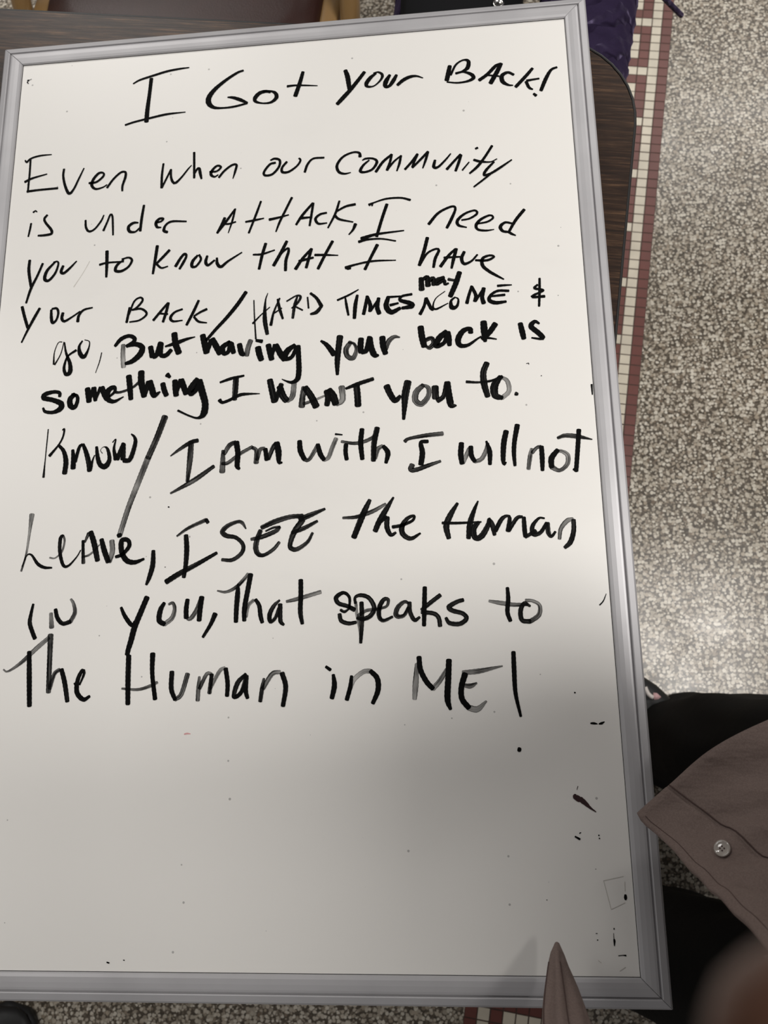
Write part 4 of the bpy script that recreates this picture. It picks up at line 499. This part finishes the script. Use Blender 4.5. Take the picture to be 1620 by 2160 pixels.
# ------------------------------------------------------------------ chair across the table
def chair_at(x, y, rz, label):
    root = tag(empty('folding_chair', (x, y, 0), rz), label, 'chair')
    m = pmat(root)
    def w(a, b, c): return m @ Vector((a, b, c))
    sh = .435
    def seatring(hx, hy, r, z, taper=.02):
        return [w(px * (1 - taper * (py + hy) / (2 * hy)), py, z) for px, py in rrect(hx, hy, r, 8)]
    # local -y faces the table
    meshobj('seat', *loft([seatring(.218, .2, .07, sh - .02), seatring(.222, .204, .075, sh), seatring(.214, .196, .07, sh + .012), seatring(.18, .16, .06, sh + .018)]), M['vinyl'], root)
    meshobj('seat_pan', *loft([seatring(.226, .208, .08, sh - .035), seatring(.25, .232, .1, sh - .03), seatring(.252, .234, .1, sh - .008), seatring(.246, .228, .097, sh - .002), seatring(.224, .206, .076, sh - .003)]), M['tan_metal'], root)
    for sx in (-1, 1):
        p = catmull([(sx * .275, -.30, .016), (sx * .272, -.22, .22), (sx * .268, -.12, sh), (sx * .262, .16, .78), (sx * .215, .225, .90), (0, .235, .915)], .02)
        meshobj('side_frame', *tube([w(*q) for q in p], .0155), M['tan_metal'], root)
        meshobj('leg', *tube([w(sx * .262, -.02, sh - .02), w(sx * .262, .20, .20), w(sx * .262, .30, .014)], .0125), M['tan_metal'], root)
    bk = []
    for z, hy in ((.62, 0), (.63, .012), (.84, .012), (.85, 0)):
        yb = .02 + (z - .435) * .55
        bk.append([w(sx * .225, yb + sy * max(hy, .004), z) for sx, sy in ((-1, -1), (1, -1), (1, 1), (-1, 1))])
    bevel(meshobj('backrest', *loft(bk), M['vinyl'], root, smooth=False), .008, 3)
    meshobj('stretcher', *tube([w(-.26, .24, .12), w(.26, .24, .12)], .008), M['tan_metal'], root)
    return root
chair_at(.07, .50, TA, 'tan steel folding chair with dark brown vinyl seat at the far table edge')

# ------------------------------------------------------------------ people
def skin(name, nodes, edges, mat, parent=None, root=0, lev=2):
    """nodes: name -> (x,y,z,r) in board frame"""
    keys = list(nodes); ix = {k: i for i, k in enumerate(keys)}
    me = bpy.data.meshes.new(name)
    inv = pmat(parent).inverted() if parent else Matrix()
    me.from_pydata([inv @ V(*nodes[k][:3]) for k in keys], [(ix[a], ix[b]) for a, b in edges], [])
    me.materials.append(mat)
    o = bpy.data.objects.new(name, me); COL.objects.link(o)
    if parent: o.parent = parent
    md = o.modifiers.new('skin', 'SKIN'); md.use_smooth_shade = True
    for i, k in enumerate(keys):
        sv = me.skin_vertices[0].data[i]; r = nodes[k][3]
        sv.radius = (r, r) if not isinstance(r, tuple) else r
        sv.use_root = (i == root)
    sb = o.modifiers.new('subdivision', 'SUBSURF'); sb.levels = lev; sb.render_levels = lev
    return o
def ering(c, rx, ry, n=28, ax=None, tilt=(0, 0), wr=0, seed=0):
    out = []
    for k in range(n):
        a = 2 * math.pi * k / n
        f = 1 + wr * (noise.noise(Vector((math.cos(a) * 2.2 + seed, math.sin(a) * 2.2, c[2] * 9 + seed))))
        x, y = rx * math.cos(a) * f, ry * math.sin(a) * f
        out.append(V(c[0] + x, c[1] + y, c[2] + x * tilt[0] + y * tilt[1]))
    return out
def interp(keys, n):
    """keys: list of tuples (cx,cy,cz,rx,ry); smooth resample"""
    out = []
    for i in range(n + 1):
        t = i / n * (len(keys) - 1); k = min(int(t), len(keys) - 2); f = t - k; f = f * f * (3 - 2 * f) * .5 + f * .5
        out.append(tuple(a + (b - a) * f for a, b in zip(keys[k], keys[k + 1])))
    return out
def head_parts(root, c, face, r, hairmat, cap):
    """hair cap over the head"""
    vs = []; fs = []; n = 20; m = 9
    for j in range(m + 1):
        th = math.pi * .58 * j / m
        for k in range(n):
            a = 2 * math.pi * k / n
            d = Vector((math.sin(th) * math.cos(a), math.sin(th) * math.sin(a), math.cos(th)))
            f = max(0, d.dot(face)); cut = 1 if f < .35 else max(.93, 1 - (f - .35) * .3)
            q = Vector(c) + d * (r * 1.08 * cut * (1 + .03 * noise.noise(d * 6)))
            vs.append(V(*q))
    for j in range(m):
        for k in range(n):
            a = j * n + k; b = j * n + (k + 1) % n
            fs.append((a, a + n, b + n, b))
    return meshobj('hair', vs, fs, hairmat, root)
def hand(nodes, edges, tag_, wrist, wristkey, palm_dir, side, up, curl=.5, r=.0085):
    """adds palm, four fingers and a thumb to a skin skeleton"""
    pd = Vector(palm_dir).normalized(); sd = Vector(side).normalized(); un = Vector(up).normalized()
    W = Vector(wrist)
    pk = tag_ + 'palm'; pc = W + pd * .045; nodes[pk] = (*pc, (.026, .016)); edges.append((wristkey, pk))
    for i, (off, L) in enumerate(((-.026, .062), (-.009, .074), (.009, .07), (.026, .055))):
        base = W + pd * .088 + sd * off; a = tag_ + 'k%d' % i
        nodes[a] = (*base, .0105); edges.append((pk, a))
        cur = base; dirv = pd.copy(); prev = a
        for j, fr in enumerate((.45, .32, .23)):
            ang = curl * (.55 + .35 * j); dirv = (dirv * math.cos(ang) - un * math.sin(ang)).normalized()
            cur = cur + dirv * L * fr * 1.15; key = a + 's%d' % j
            nodes[key] = (*cur, r - .0008 * j); edges.append((prev, key)); prev = key
    t0 = W + pd * .03 - sd * .03; t1 = t0 + pd * .03 - sd * .022 - un * .008; t2 = t1 + pd * .028 - un * .012
    prev = pk
    for j, (q, rr) in enumerate(((t0, .013), (t1, .0105), (t2, .009))):
        key = tag_ + 't%d' % j; nodes[key] = (*q, rr); edges.append((prev, key)); prev = key

# --- the person holding the camera, standing at the near right corner of the table
def photographer():
    nd = {'pelvis': (1.00, -.885, .12, (.13, .12)), 'waist': (.985, -.885, .26, (.12, .115)), 'chest': (.90, -.885, .45, (.15, .12)),
          'upper': (.84, -.885, .565, (.12, .09)), 'neck': (.80, -.885, .65, .052), 'jaw': (.75, -.885, .70, (.062, .066)), 'head': (.74, -.885, .775, (.078, .082)), 'crown': (.745, -.885, .84, .06),
          'chin': (.69, -.885, .69, .026), 'nose': (.658, -.885, .755, .011),
          'shR': (.82, -.72, .555, .066), 'elR': (.735, -.648, .37, .046), 'wrR': (0.6163, -0.7300, 0.6433, .026),
          'shL': (.85, -1.07, .555, .062), 'elL': (.74, -1.10, .40, .043), 'wrL': (0.3160, -0.7620, 0.7468, .026),
          'hipR': (.985, -.79, .06, .095), 'knR': (.90, -.755, -.30, .06), 'anR': (.865, -.745, -.67, .04), 'toeR': (.775, -.70, -.735, .03),
          'hipL': (.985, -.98, .06, .095), 'knL': (.845, -.995, -.29, .06), 'anL': (.775, -1.02, -.67, .04), 'toeL': (.655, -1.02, -.735, .03)}
    ed = [('pelvis', 'waist'), ('waist', 'chest'), ('chest', 'upper'), ('upper', 'neck'), ('neck', 'jaw'), ('jaw', 'head'), ('head', 'crown'), ('jaw', 'chin'), ('head', 'nose'),
          ('upper', 'shR'), ('shR', 'elR'), ('elR', 'wrR'), ('upper', 'shL'), ('shL', 'elL'), ('elL', 'wrL'),
          ('pelvis', 'hipR'), ('hipR', 'knR'), ('knR', 'anR'), ('anR', 'toeR'), ('pelvis', 'hipL'), ('hipL', 'knL'), ('knL', 'anL'), ('anL', 'toeL')]
    hand(nd, ed, 'R', nd['wrR'][:3], 'wrR', (-0.9956, 0.0170, 0.0919), (-0.0375, -0.9734, -0.2259), (-0.0857, 0.2283, -0.9698), .02, .0108)
    hand(nd, ed, 'L', nd['wrL'][:3], 'wrL', (0.9956, -0.0170, -0.0919), (-0.0375, -0.9734, -0.2259), (-0.0857, 0.2283, -0.9698), .3)
    o = skin('person', nd, ed, M['skin'])
    return tag(o, 'person standing at the right of the board in black trousers and open taupe shirt', 'person')
ph = photographer()
# trousers
mb = MB()
legR = [(.815, -.748, -.742, .098, .082), (.833, -.747, -.60, .096, .081), (.860, -.758, -.45, .088, .081), (.900, -.757, -.28, .092, .086), (.945, -.785, -.08, .11, .098), (.985, -.79, .10, .125, .105)]
legL = [(.702, -1.045, -.742, .094, .096), (.738, -1.038, -.60, .092, .092), (.79, -1.02, -.45, .09, .088), (.845, -1.005, -.28, .095, .09), (.93, -.99, -.08, .112, .1), (.985, -.975, .10, .125, .105)]
for L, sd in ((legR, 1.3), (legL, 5.1)):
    mb.add(loft([ering(c[:3], c[3], c[4], 36, wr=.10, seed=sd) for c in interp(L, 44)]))
mb.add(loft([ering(c[:3], c[3], c[4], 36, wr=.03, seed=2) for c in interp([(.985, -.885, -.06, .11, .13), (.99, -.885, .06, .145, .2), (.99, -.885, .2, .14, .18)], 10)]))
mb.build('trousers', M['trouser'], ph)
# shoes
def shoe(parent, heel, toe, wdt, trim=True, name='shoe', mats=None, h=.075):
    hl = Vector(heel); tv_ = Vector(toe) - hl; L = tv_.length; d = tv_.normalized(); s = Vector((-d.y, d.x, 0))
    def ring(t, ws, z0, z1):
        c = hl + d * (L * t); out = []
        for k in range(16):
            a = 2 * math.pi * k / 16; q = c + s * (math.cos(a) * ws)
            zz = (z0 + z1) / 2 + math.sin(a) * (z1 - z0) / 2
            out.append(V(q.x, q.y, zz - H))
        return out
    body = [(0.0, .3, .03, .06), (.03, .75, .02, h + .012), (.15, .92, .014, h + .02), (.35, .86, .014, h + .01), (.55, .95, .014, h - .012), (.75, 1.0, .014, h - .03), (.9, .86, .014, h - .036), (.97, .55, .016, h - .042), (1.0, .2, .02, .03)]
    up = meshobj(name, *loft([ring(t, ws * wdt / 2, z0, z1) for t, ws, z0, z1 in body]), M['shoe'], parent)
    sole = [(-.01, .35, 0, .02), (.03, .8, 0, .022), (.2, .95, 0, .022), (.55, .98, 0, .022), (.75, 1.06, 0, .022), (.92, .9, 0, .022), (1.01, .3, 0.004, .022)]
    tag(meshobj('sole', *loft([ring(t, ws * wdt / 2, z0, z1) for t, ws, z0, z1 in sole]), M['shoe_white' if trim else 'shoe'], up), 'white sole' if trim else None)
    return up, hl, d, s, L
shR, *_ = shoe(ph, (.875, -.825, 0), (.69, -.64, 0), .096, False)
mb = MB(); pk = [(0.7575, -0.6646, -0.7015), (0.7627, -0.6655, -0.7015), (0.7690, -0.6717, -0.7015), (0.7641, -0.6754, -0.7015), (0.7580, -0.6760, -0.7015), (0.7561, -0.6714, -0.7015)]
vv = [V(*q) for q in pk] + [V(q[0], q[1], q[2] + .003) for q in pk]; n = len(pk)
mb.add((vv, [tuple(range(n, 2 * n))] + [(i, (i + 1) % n, n + (i + 1) % n, n + i) for i in range(n)]))
tag(mb.build('toe_panel', M['shoe_pink'], shR), 'pale pink panel')
tag(meshobj('piping', *tube([V(*q) for q in [(0.7451, -0.6553, -0.7000), (0.7462, -0.6599, -0.7000), (0.7487, -0.6660, -0.7000), (0.7529, -0.6706, -0.7000), (0.7565, -0.6722, -0.7000)]], .0035, 8), M['shoe_white'], shR), 'white piping')
shoe(ph, (.815, -1.02, 0), (.575, -1.03, 0), .096, False)

# --- open shirt: right front hangs with its corner over the board, left front beside it
FRONT_R = [
    [(0.5771, -0.7627, 0.0327), (0.5800, -0.7693, 0.0351), (0.5853, -0.7745, 0.0395), (0.5926, -0.7829, 0.0575), (0.5980, -0.7926, 0.0857), (0.6038, -0.8012, 0.1193), (0.6078, -0.8076, 0.1484), (0.6129, -0.8163, 0.1922), (0.6181, -0.8255, 0.2412), (0.7600, -0.8600, 0.5000)],
    [(0.6011, -0.7413, 0.0408), (0.6118, -0.7509, 0.0479), (0.6247, -0.7621, 0.0596), (0.6368, -0.7737, 0.0816), (0.6472, -0.7840, 0.1040), (0.6574, -0.7973, 0.1516), (0.6697, -0.8119, 0.1986), (0.7750, -0.8350, 0.5000)],
    [(0.6310, -0.7147, 0.0547), (0.6485, -0.7282, 0.0603), (0.6634, -0.7424, 0.0711), (0.6841, -0.7636, 0.0953), (0.7055, -0.7849, 0.1296), (0.7209, -0.8050, 0.1751), (0.8000, -0.7800, 0.5000)],
    [(0.6708, -0.6937, 0.0665), (0.6920, -0.7095, 0.0764), (0.7160, -0.7300, 0.0900), (0.7424, -0.7544, 0.1232), (0.7760, -0.7859, 0.1541), (0.8400, -0.7300, 0.4800)],
    [(0.7276, -0.6717, 0.0821), (0.7533, -0.6887, 0.0913), (0.7871, -0.7109, 0.1089), (0.8277, -0.7457, 0.1280), (0.9200, -0.7000, 0.4500)]]
FRONT_L = [
    [(0.5084, -0.8535, 0.0380), (0.5054, -0.8571, 0.0406), (0.5017, -0.8637, 0.0497), (0.4985, -0.8706, 0.0607), (0.4940, -0.8788, 0.0818), (0.4908, -0.8861, 0.1041), (0.4871, -0.8951, 0.1539), (0.4868, -0.9087, 0.2023), (0.7000, -1.0000, 0.4500)],
    [(0.5091, -0.8524, 0.0413), (0.5082, -0.8552, 0.0480), (0.5073, -0.8617, 0.0589), (0.5066, -0.8688, 0.0728), (0.5054, -0.8761, 0.0938), (0.5044, -0.8822, 0.1152), (0.5043, -0.8925, 0.1633), (0.5058, -0.9064, 0.2114), (0.7400, -1.0300, 0.4700)],
    [(0.5105, -0.8539, 0.0378), (0.5125, -0.8577, 0.0419), (0.5148, -0.8653, 0.0502), (0.5187, -0.8739, 0.0633), (0.5212, -0.8814, 0.0819), (0.5230, -0.8874, 0.0989), (0.5276, -0.9008, 0.1438), (0.5326, -0.9145, 0.1968), (0.7800, -1.0500, 0.4500)]]
BUTTON = (0.6223, -0.7819, 0.0943)
def grid(cols, nt, ns):
    """smooth surface through column curves; returns rows[t][s]"""
    C = []
    for c in cols:
        p = catmull([tuple(q) for q in c], .004); L = [0]
        for a, b in zip(p, p[1:]): L.append(L[-1] + (b - a).length)
        out = []
        for i in range(nt + 1):
            t = L[-1] * i / nt; k = max(j for j in range(len(L)) if L[j] <= t + 1e-9); k = min(k, len(L) - 2)
            out.append(p[k].lerp(p[k + 1], (t - L[k]) / max(1e-9, L[k + 1] - L[k])))
        C.append(out)
    rows = []
    for i in range(nt + 1):
        cp = [c[i] for c in C]; E = [cp[0] * 2 - cp[1]] + cp + [cp[-1] * 2 - cp[-2]]; row = []
        for k in range(1, len(E) - 2):
            p0, p1, p2, p3 = E[k - 1:k + 3]
            for j in range(ns):
                t = j / ns
                row.append(.5 * ((2 * p1) + (p2 - p0) * t + (2 * p0 - 5 * p1 + 4 * p2 - p3) * t * t + (3 * p1 - p0 - 3 * p2 + p3) * t ** 3))
        row.append(E[-2].copy()); rows.append(row)
    return rows
def normals(rows):
    out = []
    for i, r in enumerate(rows):
        o = []
        for j in range(len(r)):
            a = rows[min(i + 1, len(rows) - 1)][j] - rows[max(i - 1, 0)][j]; b = r[min(j + 1, len(r) - 1)] - r[max(j - 1, 0)]
            n = a.cross(b)
            n = n.normalized() if n.length > 1e-12 else Vector((0, 0, 1))
            if n.z < 0: n = -n
            o.append(n)
        out.append(o)
    return out
def sheet(name, rows, mat, parent, th=.0012):
    n = len(rows[0]); vs = [V(*p) for r in rows for p in r]; fs = []
    for i in range(len(rows) - 1):
        for j in range(n - 1): a = i * n + j; fs.append((a, a + 1, a + n + 1, a + n))
    o = meshobj(name, vs, fs, mat, parent)
    sd = o.modifiers.new('thickness', 'SOLIDIFY'); sd.thickness = th; sd.offset = 0
    return o
SHIRT_NT = 90
gR = grid(FRONT_R, SHIRT_NT, 14); nR = normals(gR)
for i, r in enumerate(gR):                       # soft diagonal folds
    for j in range(len(r)):
        u, v = j / 14, i / SHIRT_NT
        f = .0034 * math.sin(v * 88 - u * 3.0 + 2 * noise.noise(Vector((u * 2, v * 6, 0)))) * min(1, max(.35, u * 1.3)) * min(1, v * 9)
        r[j] = r[j] + nR[i][j] * (f + .006 * noise.noise(Vector((u * 1.5, v * 7, 3))) * min(1, v * 6))
nR = normals(gR)
gL = grid(FRONT_L, 60, 12); nL = normals(gL)
for i, r in enumerate(gL):
    for j in range(len(r)):
        u, v = j / 12, i / 60
        r[j] = r[j] + nL[i][j] * (.0016 * math.sin(u * 8 + v * 9) * min(1, v * 8) * min(1, min(u, 2 - u) * 4))
# back, sides and sleeves of the shirt
mb = MB()
bk = [(1.0, -.885, .08, .165, .225), (.995, -.885, .22, .155, .21), (.90, -.885, .42, .175, .21), (.825, -.885, .55, .14, .20), (.80, -.885, .63, .085, .1)]
mb.add(loft([ering(c[:3], c[3], c[4], 36, wr=.05, seed=4) for c in interp(bk, 26)]))
for a, b, c in (((.82, -.72, .555), (.735, -.648, .37), (.668, -.675, .54)), ((.85, -1.07, .555), (.74, -1.10, .40), (.69, -1.045, .49))):
    mb.add(tube([V(*q) for q in catmull([a, tuple((x + y) / 2 for x, y in zip(a, b)), b, c], .03)], .07, 20))
mb.add(tube([V(*q) for q in catmull([(.82, -.70, .555), (.81, -.80, .60), (.805, -.885, .62), (.82, -.98, .60), (.85, -1.09, .555)], .02)], [.074] * 99, 20))
shirt = tag(mb.build('shirt', M['shirt'], ph), 'open taupe button shirt')
sheet('shirt_front', gR, M['shirt'], shirt)
sheet('shirt_front', gL, M['shirt'], shirt)
# placket strip along the front edge, hem strip and stitching
pl = [[r[j] + nn[j] * .0016 for j in range(0, 14)] for r, nn in zip(gR, nR)]
sheet('placket', pl, M['shirt'], shirt, .0016)
def seam(name, path, r=.0005, parent=None): return meshobj(name, *tube([V(*q) for q in path], r, 6), M['thread'], parent or shirt)
seam('stitching', [r[2] + nn[2] * .0024 for r, nn in zip(gR, nR)][1:60], .0003)
seam('stitching', [r[14] + nn[14] * .0012 for r, nn in zip(gR, nR)][0:60], .0005)
seam('stitching', [r[1] + nn[1] * .0008 for r, nn in zip(gL, nL)][2:46])
seam('stitching', [r[14] + nn[14] * .0008 for r, nn in zip(gL, nL)][2:46])
# button: a clear disc with a raised rim and four holes
C0 = CP - Vector((0, 0, H)); bray = (Vector(BUTTON) - C0).normalized()
bi, bj = min(((i, j) for i in range(len(gR)) for j in range(20)), key=lambda q: (gR[q[0]][q[1]] - C0).cross(bray).length)
bn = nR[bi][bj]; bc = gR[bi][bj] + bn * .0036
bu = bn.orthogonal().normalized(); bv = bn.cross(bu)
prof_ = [(.0, -.0010), (.0050, -.0010), (.0058, -.0003), (.0057, .0007), (.0050, .0011), (.0042, .0007), (.0030, .0003), (0.0, .0003)]
rings = [[V(*(bc + (bu * math.cos(2 * math.pi * k / 28) + bv * math.sin(2 * math.pi * k / 28)) * max(r, .00005) + bn * h)) for k in range(28)] for r, h in prof_]
btn = tag(meshobj('button', *loft(rings), M['pearl'], shirt), 'clear shirt button')
hm = MB()
for a in (45, 135, 225, 315):
    q = bc + (bu * math.cos(math.radians(a)) + bv * math.sin(math.radians(a))) * .0015 + bn * .0004
    hm.add(loft([[V(*(q + (bu * math.cos(2 * math.pi * k / 10) + bv * math.sin(2 * math.pi * k / 10)) * .0006 + bn * z)) for k in range(10)] for z in (-.0003, .0002)]))
meshobj('thread', hm.v, hm.f, M['thread'], shirt)
# --- the person seated across the table
def seated():
    nd = {'pelvis': (.64, .60, -.21, (.12, .15)), 'waist': (.65, .63, -.03, (.11, .13)), 'chest': (.66, .63, .14, (.12, .14)), 'upper': (.655, .62, .25, (.10, .09)),
          'neck': (.65, .60, .34, .05), 'jaw': (.64, .565, .40, (.062, .066)), 'head': (.64, .57, .475, (.078, .08)), 'crown': (.64, .575, .54, .06), 'chin': (.632, .51, .385, .026), 'nose': (.63, .483, .45, .011),
          'hipA': (.68, .50, -.235, .07), 'knA': (.630, .115, -.285, .052), 'anA': (.62, .085, -.67, .038), 'toeA': (.60, -.06, -.735, .03),
          'hipB': (.545, .52, -.235, .075), 'knB': (.452, .15, -.29, .06), 'anB': (.44, .11, -.67, .038), 'toeB': (.42, -.04, -.735, .03),
          'shA': (.83, .59, .24, .06), 'elA': (.86, .55, -.02, .042), 'wrA': (.77, .43, -.10, .027), 'shB': (.50, .65, .24, .06), 'elB': (.475, .64, -.02, .042), 'wrB': (.50, .49, -.10, .027)}
    ed = [('pelvis', 'waist'), ('waist', 'chest'), ('chest', 'upper'), ('upper', 'neck'), ('neck', 'jaw'), ('jaw', 'head'), ('head', 'crown'), ('jaw', 'chin'), ('head', 'nose'),
          ('pelvis', 'hipA'), ('hipA', 'knA'), ('knA', 'anA'), ('anA', 'toeA'), ('pelvis', 'hipB'), ('hipB', 'knB'), ('knB', 'anB'), ('anB', 'toeB'),
          ('upper', 'shA'), ('shA', 'elA'), ('elA', 'wrA'), ('upper', 'shB'), ('shB', 'elB'), ('elB', 'wrB')]
    hand(nd, ed, 'A', nd['wrA'][:3], 'wrA', (-.3, -.95, -.1), (-.95, .3, 0), (0, 0, 1), .25)
    hand(nd, ed, 'B', nd['wrB'][:3], 'wrB', (-.05, -1, -.1), (1, 0, 0), (0, 0, 1), .25)
    return tag(skin('person', nd, ed, M['skin']), 'person in purple trousers seated across the table with knees under its far edge', 'person')
sp = seated()
def limb(path, seg=40, fold=0, seed=0):
    """cloth tube round a path of (x, y, z, r); folds run round the limb near the knee"""
    P = [Vector(p[:3]) for p in path]; rad = [p[3] for p in path]
    q = catmull([tuple(p) for p in P], .006); n = len(q); rings = []; prev = None
    cum = [0]
    for a, b in zip(P, P[1:]): cum.append(cum[-1] + (b - a).length)
    Lq = 0
    for i, p in enumerate(q):
        if i: Lq += (p - q[i - 1]).length
        k = 0
        while k < len(cum) - 2 and cum[k + 1] < Lq: k += 1
        f = min(1, (Lq - cum[k]) / (cum[k + 1] - cum[k])); r = rad[k] + (rad[k + 1] - rad[k]) * f
        t = (q[min(i + 1, n - 1)] - q[max(i - 1, 0)]).normalized()
        a = Vector((1, 0, 0)) if prev is None else prev
        a = (a - t * a.dot(t)).normalized(); prev = a; b = t.cross(a); ring = []
        for k2 in range(seg):
            an = 2 * math.pi * k2 / seg; dr = a * math.cos(an) + b * math.sin(an)
            w = max(0, 1 - abs(Lq - fold) / .16) if fold else 0
            s = Lq * 125 - 2.6 * math.cos(an) + 1.6 * noise.noise(Vector((math.cos(an) * 1.1, math.sin(an) * 1.1, Lq * 7 + seed)))
            rg = (1 - abs(math.sin(s))) ** 2.2
            rr = r + w * .0085 * rg * max(0, math.sin(an)) ** .5 + .0035 * noise.noise(Vector((math.cos(an) * 2, math.sin(an) * 2, Lq * 14 + seed)))
            v = p + dr * rr; ring.append(V(*v))
        rings.append(ring)
    return loft(rings)
mb = MB()
mb.add(limb([(.71, .55, -.225, .078), (.668, .33, -.25, .066), (.629, .135, -.275, .066), (.625, .098, -.325, .068), (.622, .09, -.45, .062), (.62, .085, -.69, .06)], fold=.38, seed=1))
mb.add(limb([(.53, .57, -.225, .092), (.484, .36, -.245, .085), (.459, .165, -.275, .085), (.452, .125, -.34, .08), (.447, .115, -.46, .066), (.44, .11, -.69, .062)], seed=4))
mb.add(loft([ering(c[:3], c[3], c[4], 30) for c in interp([(.63, .58, -.31, .12, .09), (.635, .60, -.25, .16, .13), (.64, .62, -.15, .16, .13), (.64, .63, -.08, .15, .115)], 12)]))
tag(mb.build('trousers', M['purple'], sp), 'purple trousers creased at the knee')
# black top whose hem lies over one thigh
mb = MB()
mb.add(loft([ering(c[:3], c[3], c[4], 30, wr=.03) for c in interp([(.64, .62, -.14, .17, .15), (.65, .63, 0, .155, .135), (.66, .635, .14, .155, .14), (.657, .625, .25, .14, .11), (.652, .60, .325, .07, .065)], 20)]))
for A, B_, C_ in (((.83, .59, .24), (.86, .55, -.02), (.78, .45, -.085)), ((.50, .65, .24), (.475, .64, -.02), (.50, .51, -.085))):
    mb.add(tube([V(*q) for q in catmull([A, B_, C_], .03)], .058, 18))
mb.add(tube([V(*q) for q in catmull([(.85, .585, .24), (.75, .61, .285), (.655, .615, .30), (.58, .63, .285), (.485, .65, .24)], .02)], [.068] * 99, 20))
jk = tag(mb.build('jacket', M['black_cloth'], sp), 'black jacket')
path = [(.53, .57, -.225, .104), (.484, .36, -.245, .093), (.463, .19, -.270, .094), (.457, .15, -.285, .089)]
rows = []
qs = catmull([p[:3] for p in path], .01)
for i, p in enumerate(qs):
    f = i / (len(qs) - 1); r = .104 + (.089 - .104) * f; row = []
    for k in range(25):
        an = math.radians(-75 + (138 + 75) * k / 24)
        row.append(Vector((p.x + math.cos(an) * r, p.y, p.z + math.sin(an) * r + .003 * noise.noise(Vector((k * .3, i * .2, 0))))))
    rows.append(row)
sheet('jacket_front', rows, M['black_cloth'], jk, .002)
c = Vector((0.5262, 0.2089, -0.1880)); up = Vector((0, -.2, 1)).normalized()
meshobj('snap', *loft([[V(*(c + Vector((math.cos(2 * math.pi * k / 20) * r, math.sin(2 * math.pi * k / 20) * r, z)))) for k in range(20)] for r, z in ((.0075, -.02), (.0077, 0), (.0072, .002), (.005, .0028), (.0045, .0014), (.0005, .0014))]), M['chrome'], jk)
meshobj('cord', *tube([V(*q) for q in catmull([(0.8261, 0.3637, -0.4000), (0.8061, 0.3508, -0.3700), (0.7866, 0.3371, -0.3400), (0.7532, 0.3156, -0.2900), (0.7015, 0.2600, -0.2000)], .02)], .0042, 10), M['purple'], jk)
shoe(sp, (.635, .15, 0), (.60, -.11, 0), .094, True)
shoe(sp, (.45, .175, 0), (.42, -.085, 0), .094, True)
head_parts(sp, (.64, .585, .49), Vector((-.15, -1, -.2)).normalized(), .085, M['hair'], 0)
head_parts(ph, (.75, -.885, .79), Vector((-1, 0, -.35)).normalized(), .085, M['hair'], 0)
# ------------------------------------------------------------------ dark shoe at the lower left
ls = shoe(None, (-.52, -1.33, 0), (-.285, -1.17, 0), .10, False)[0]
tag(ls, 'dark rounded shoe on the terrazzo floor beyond the near left corner of the board', 'shoe')
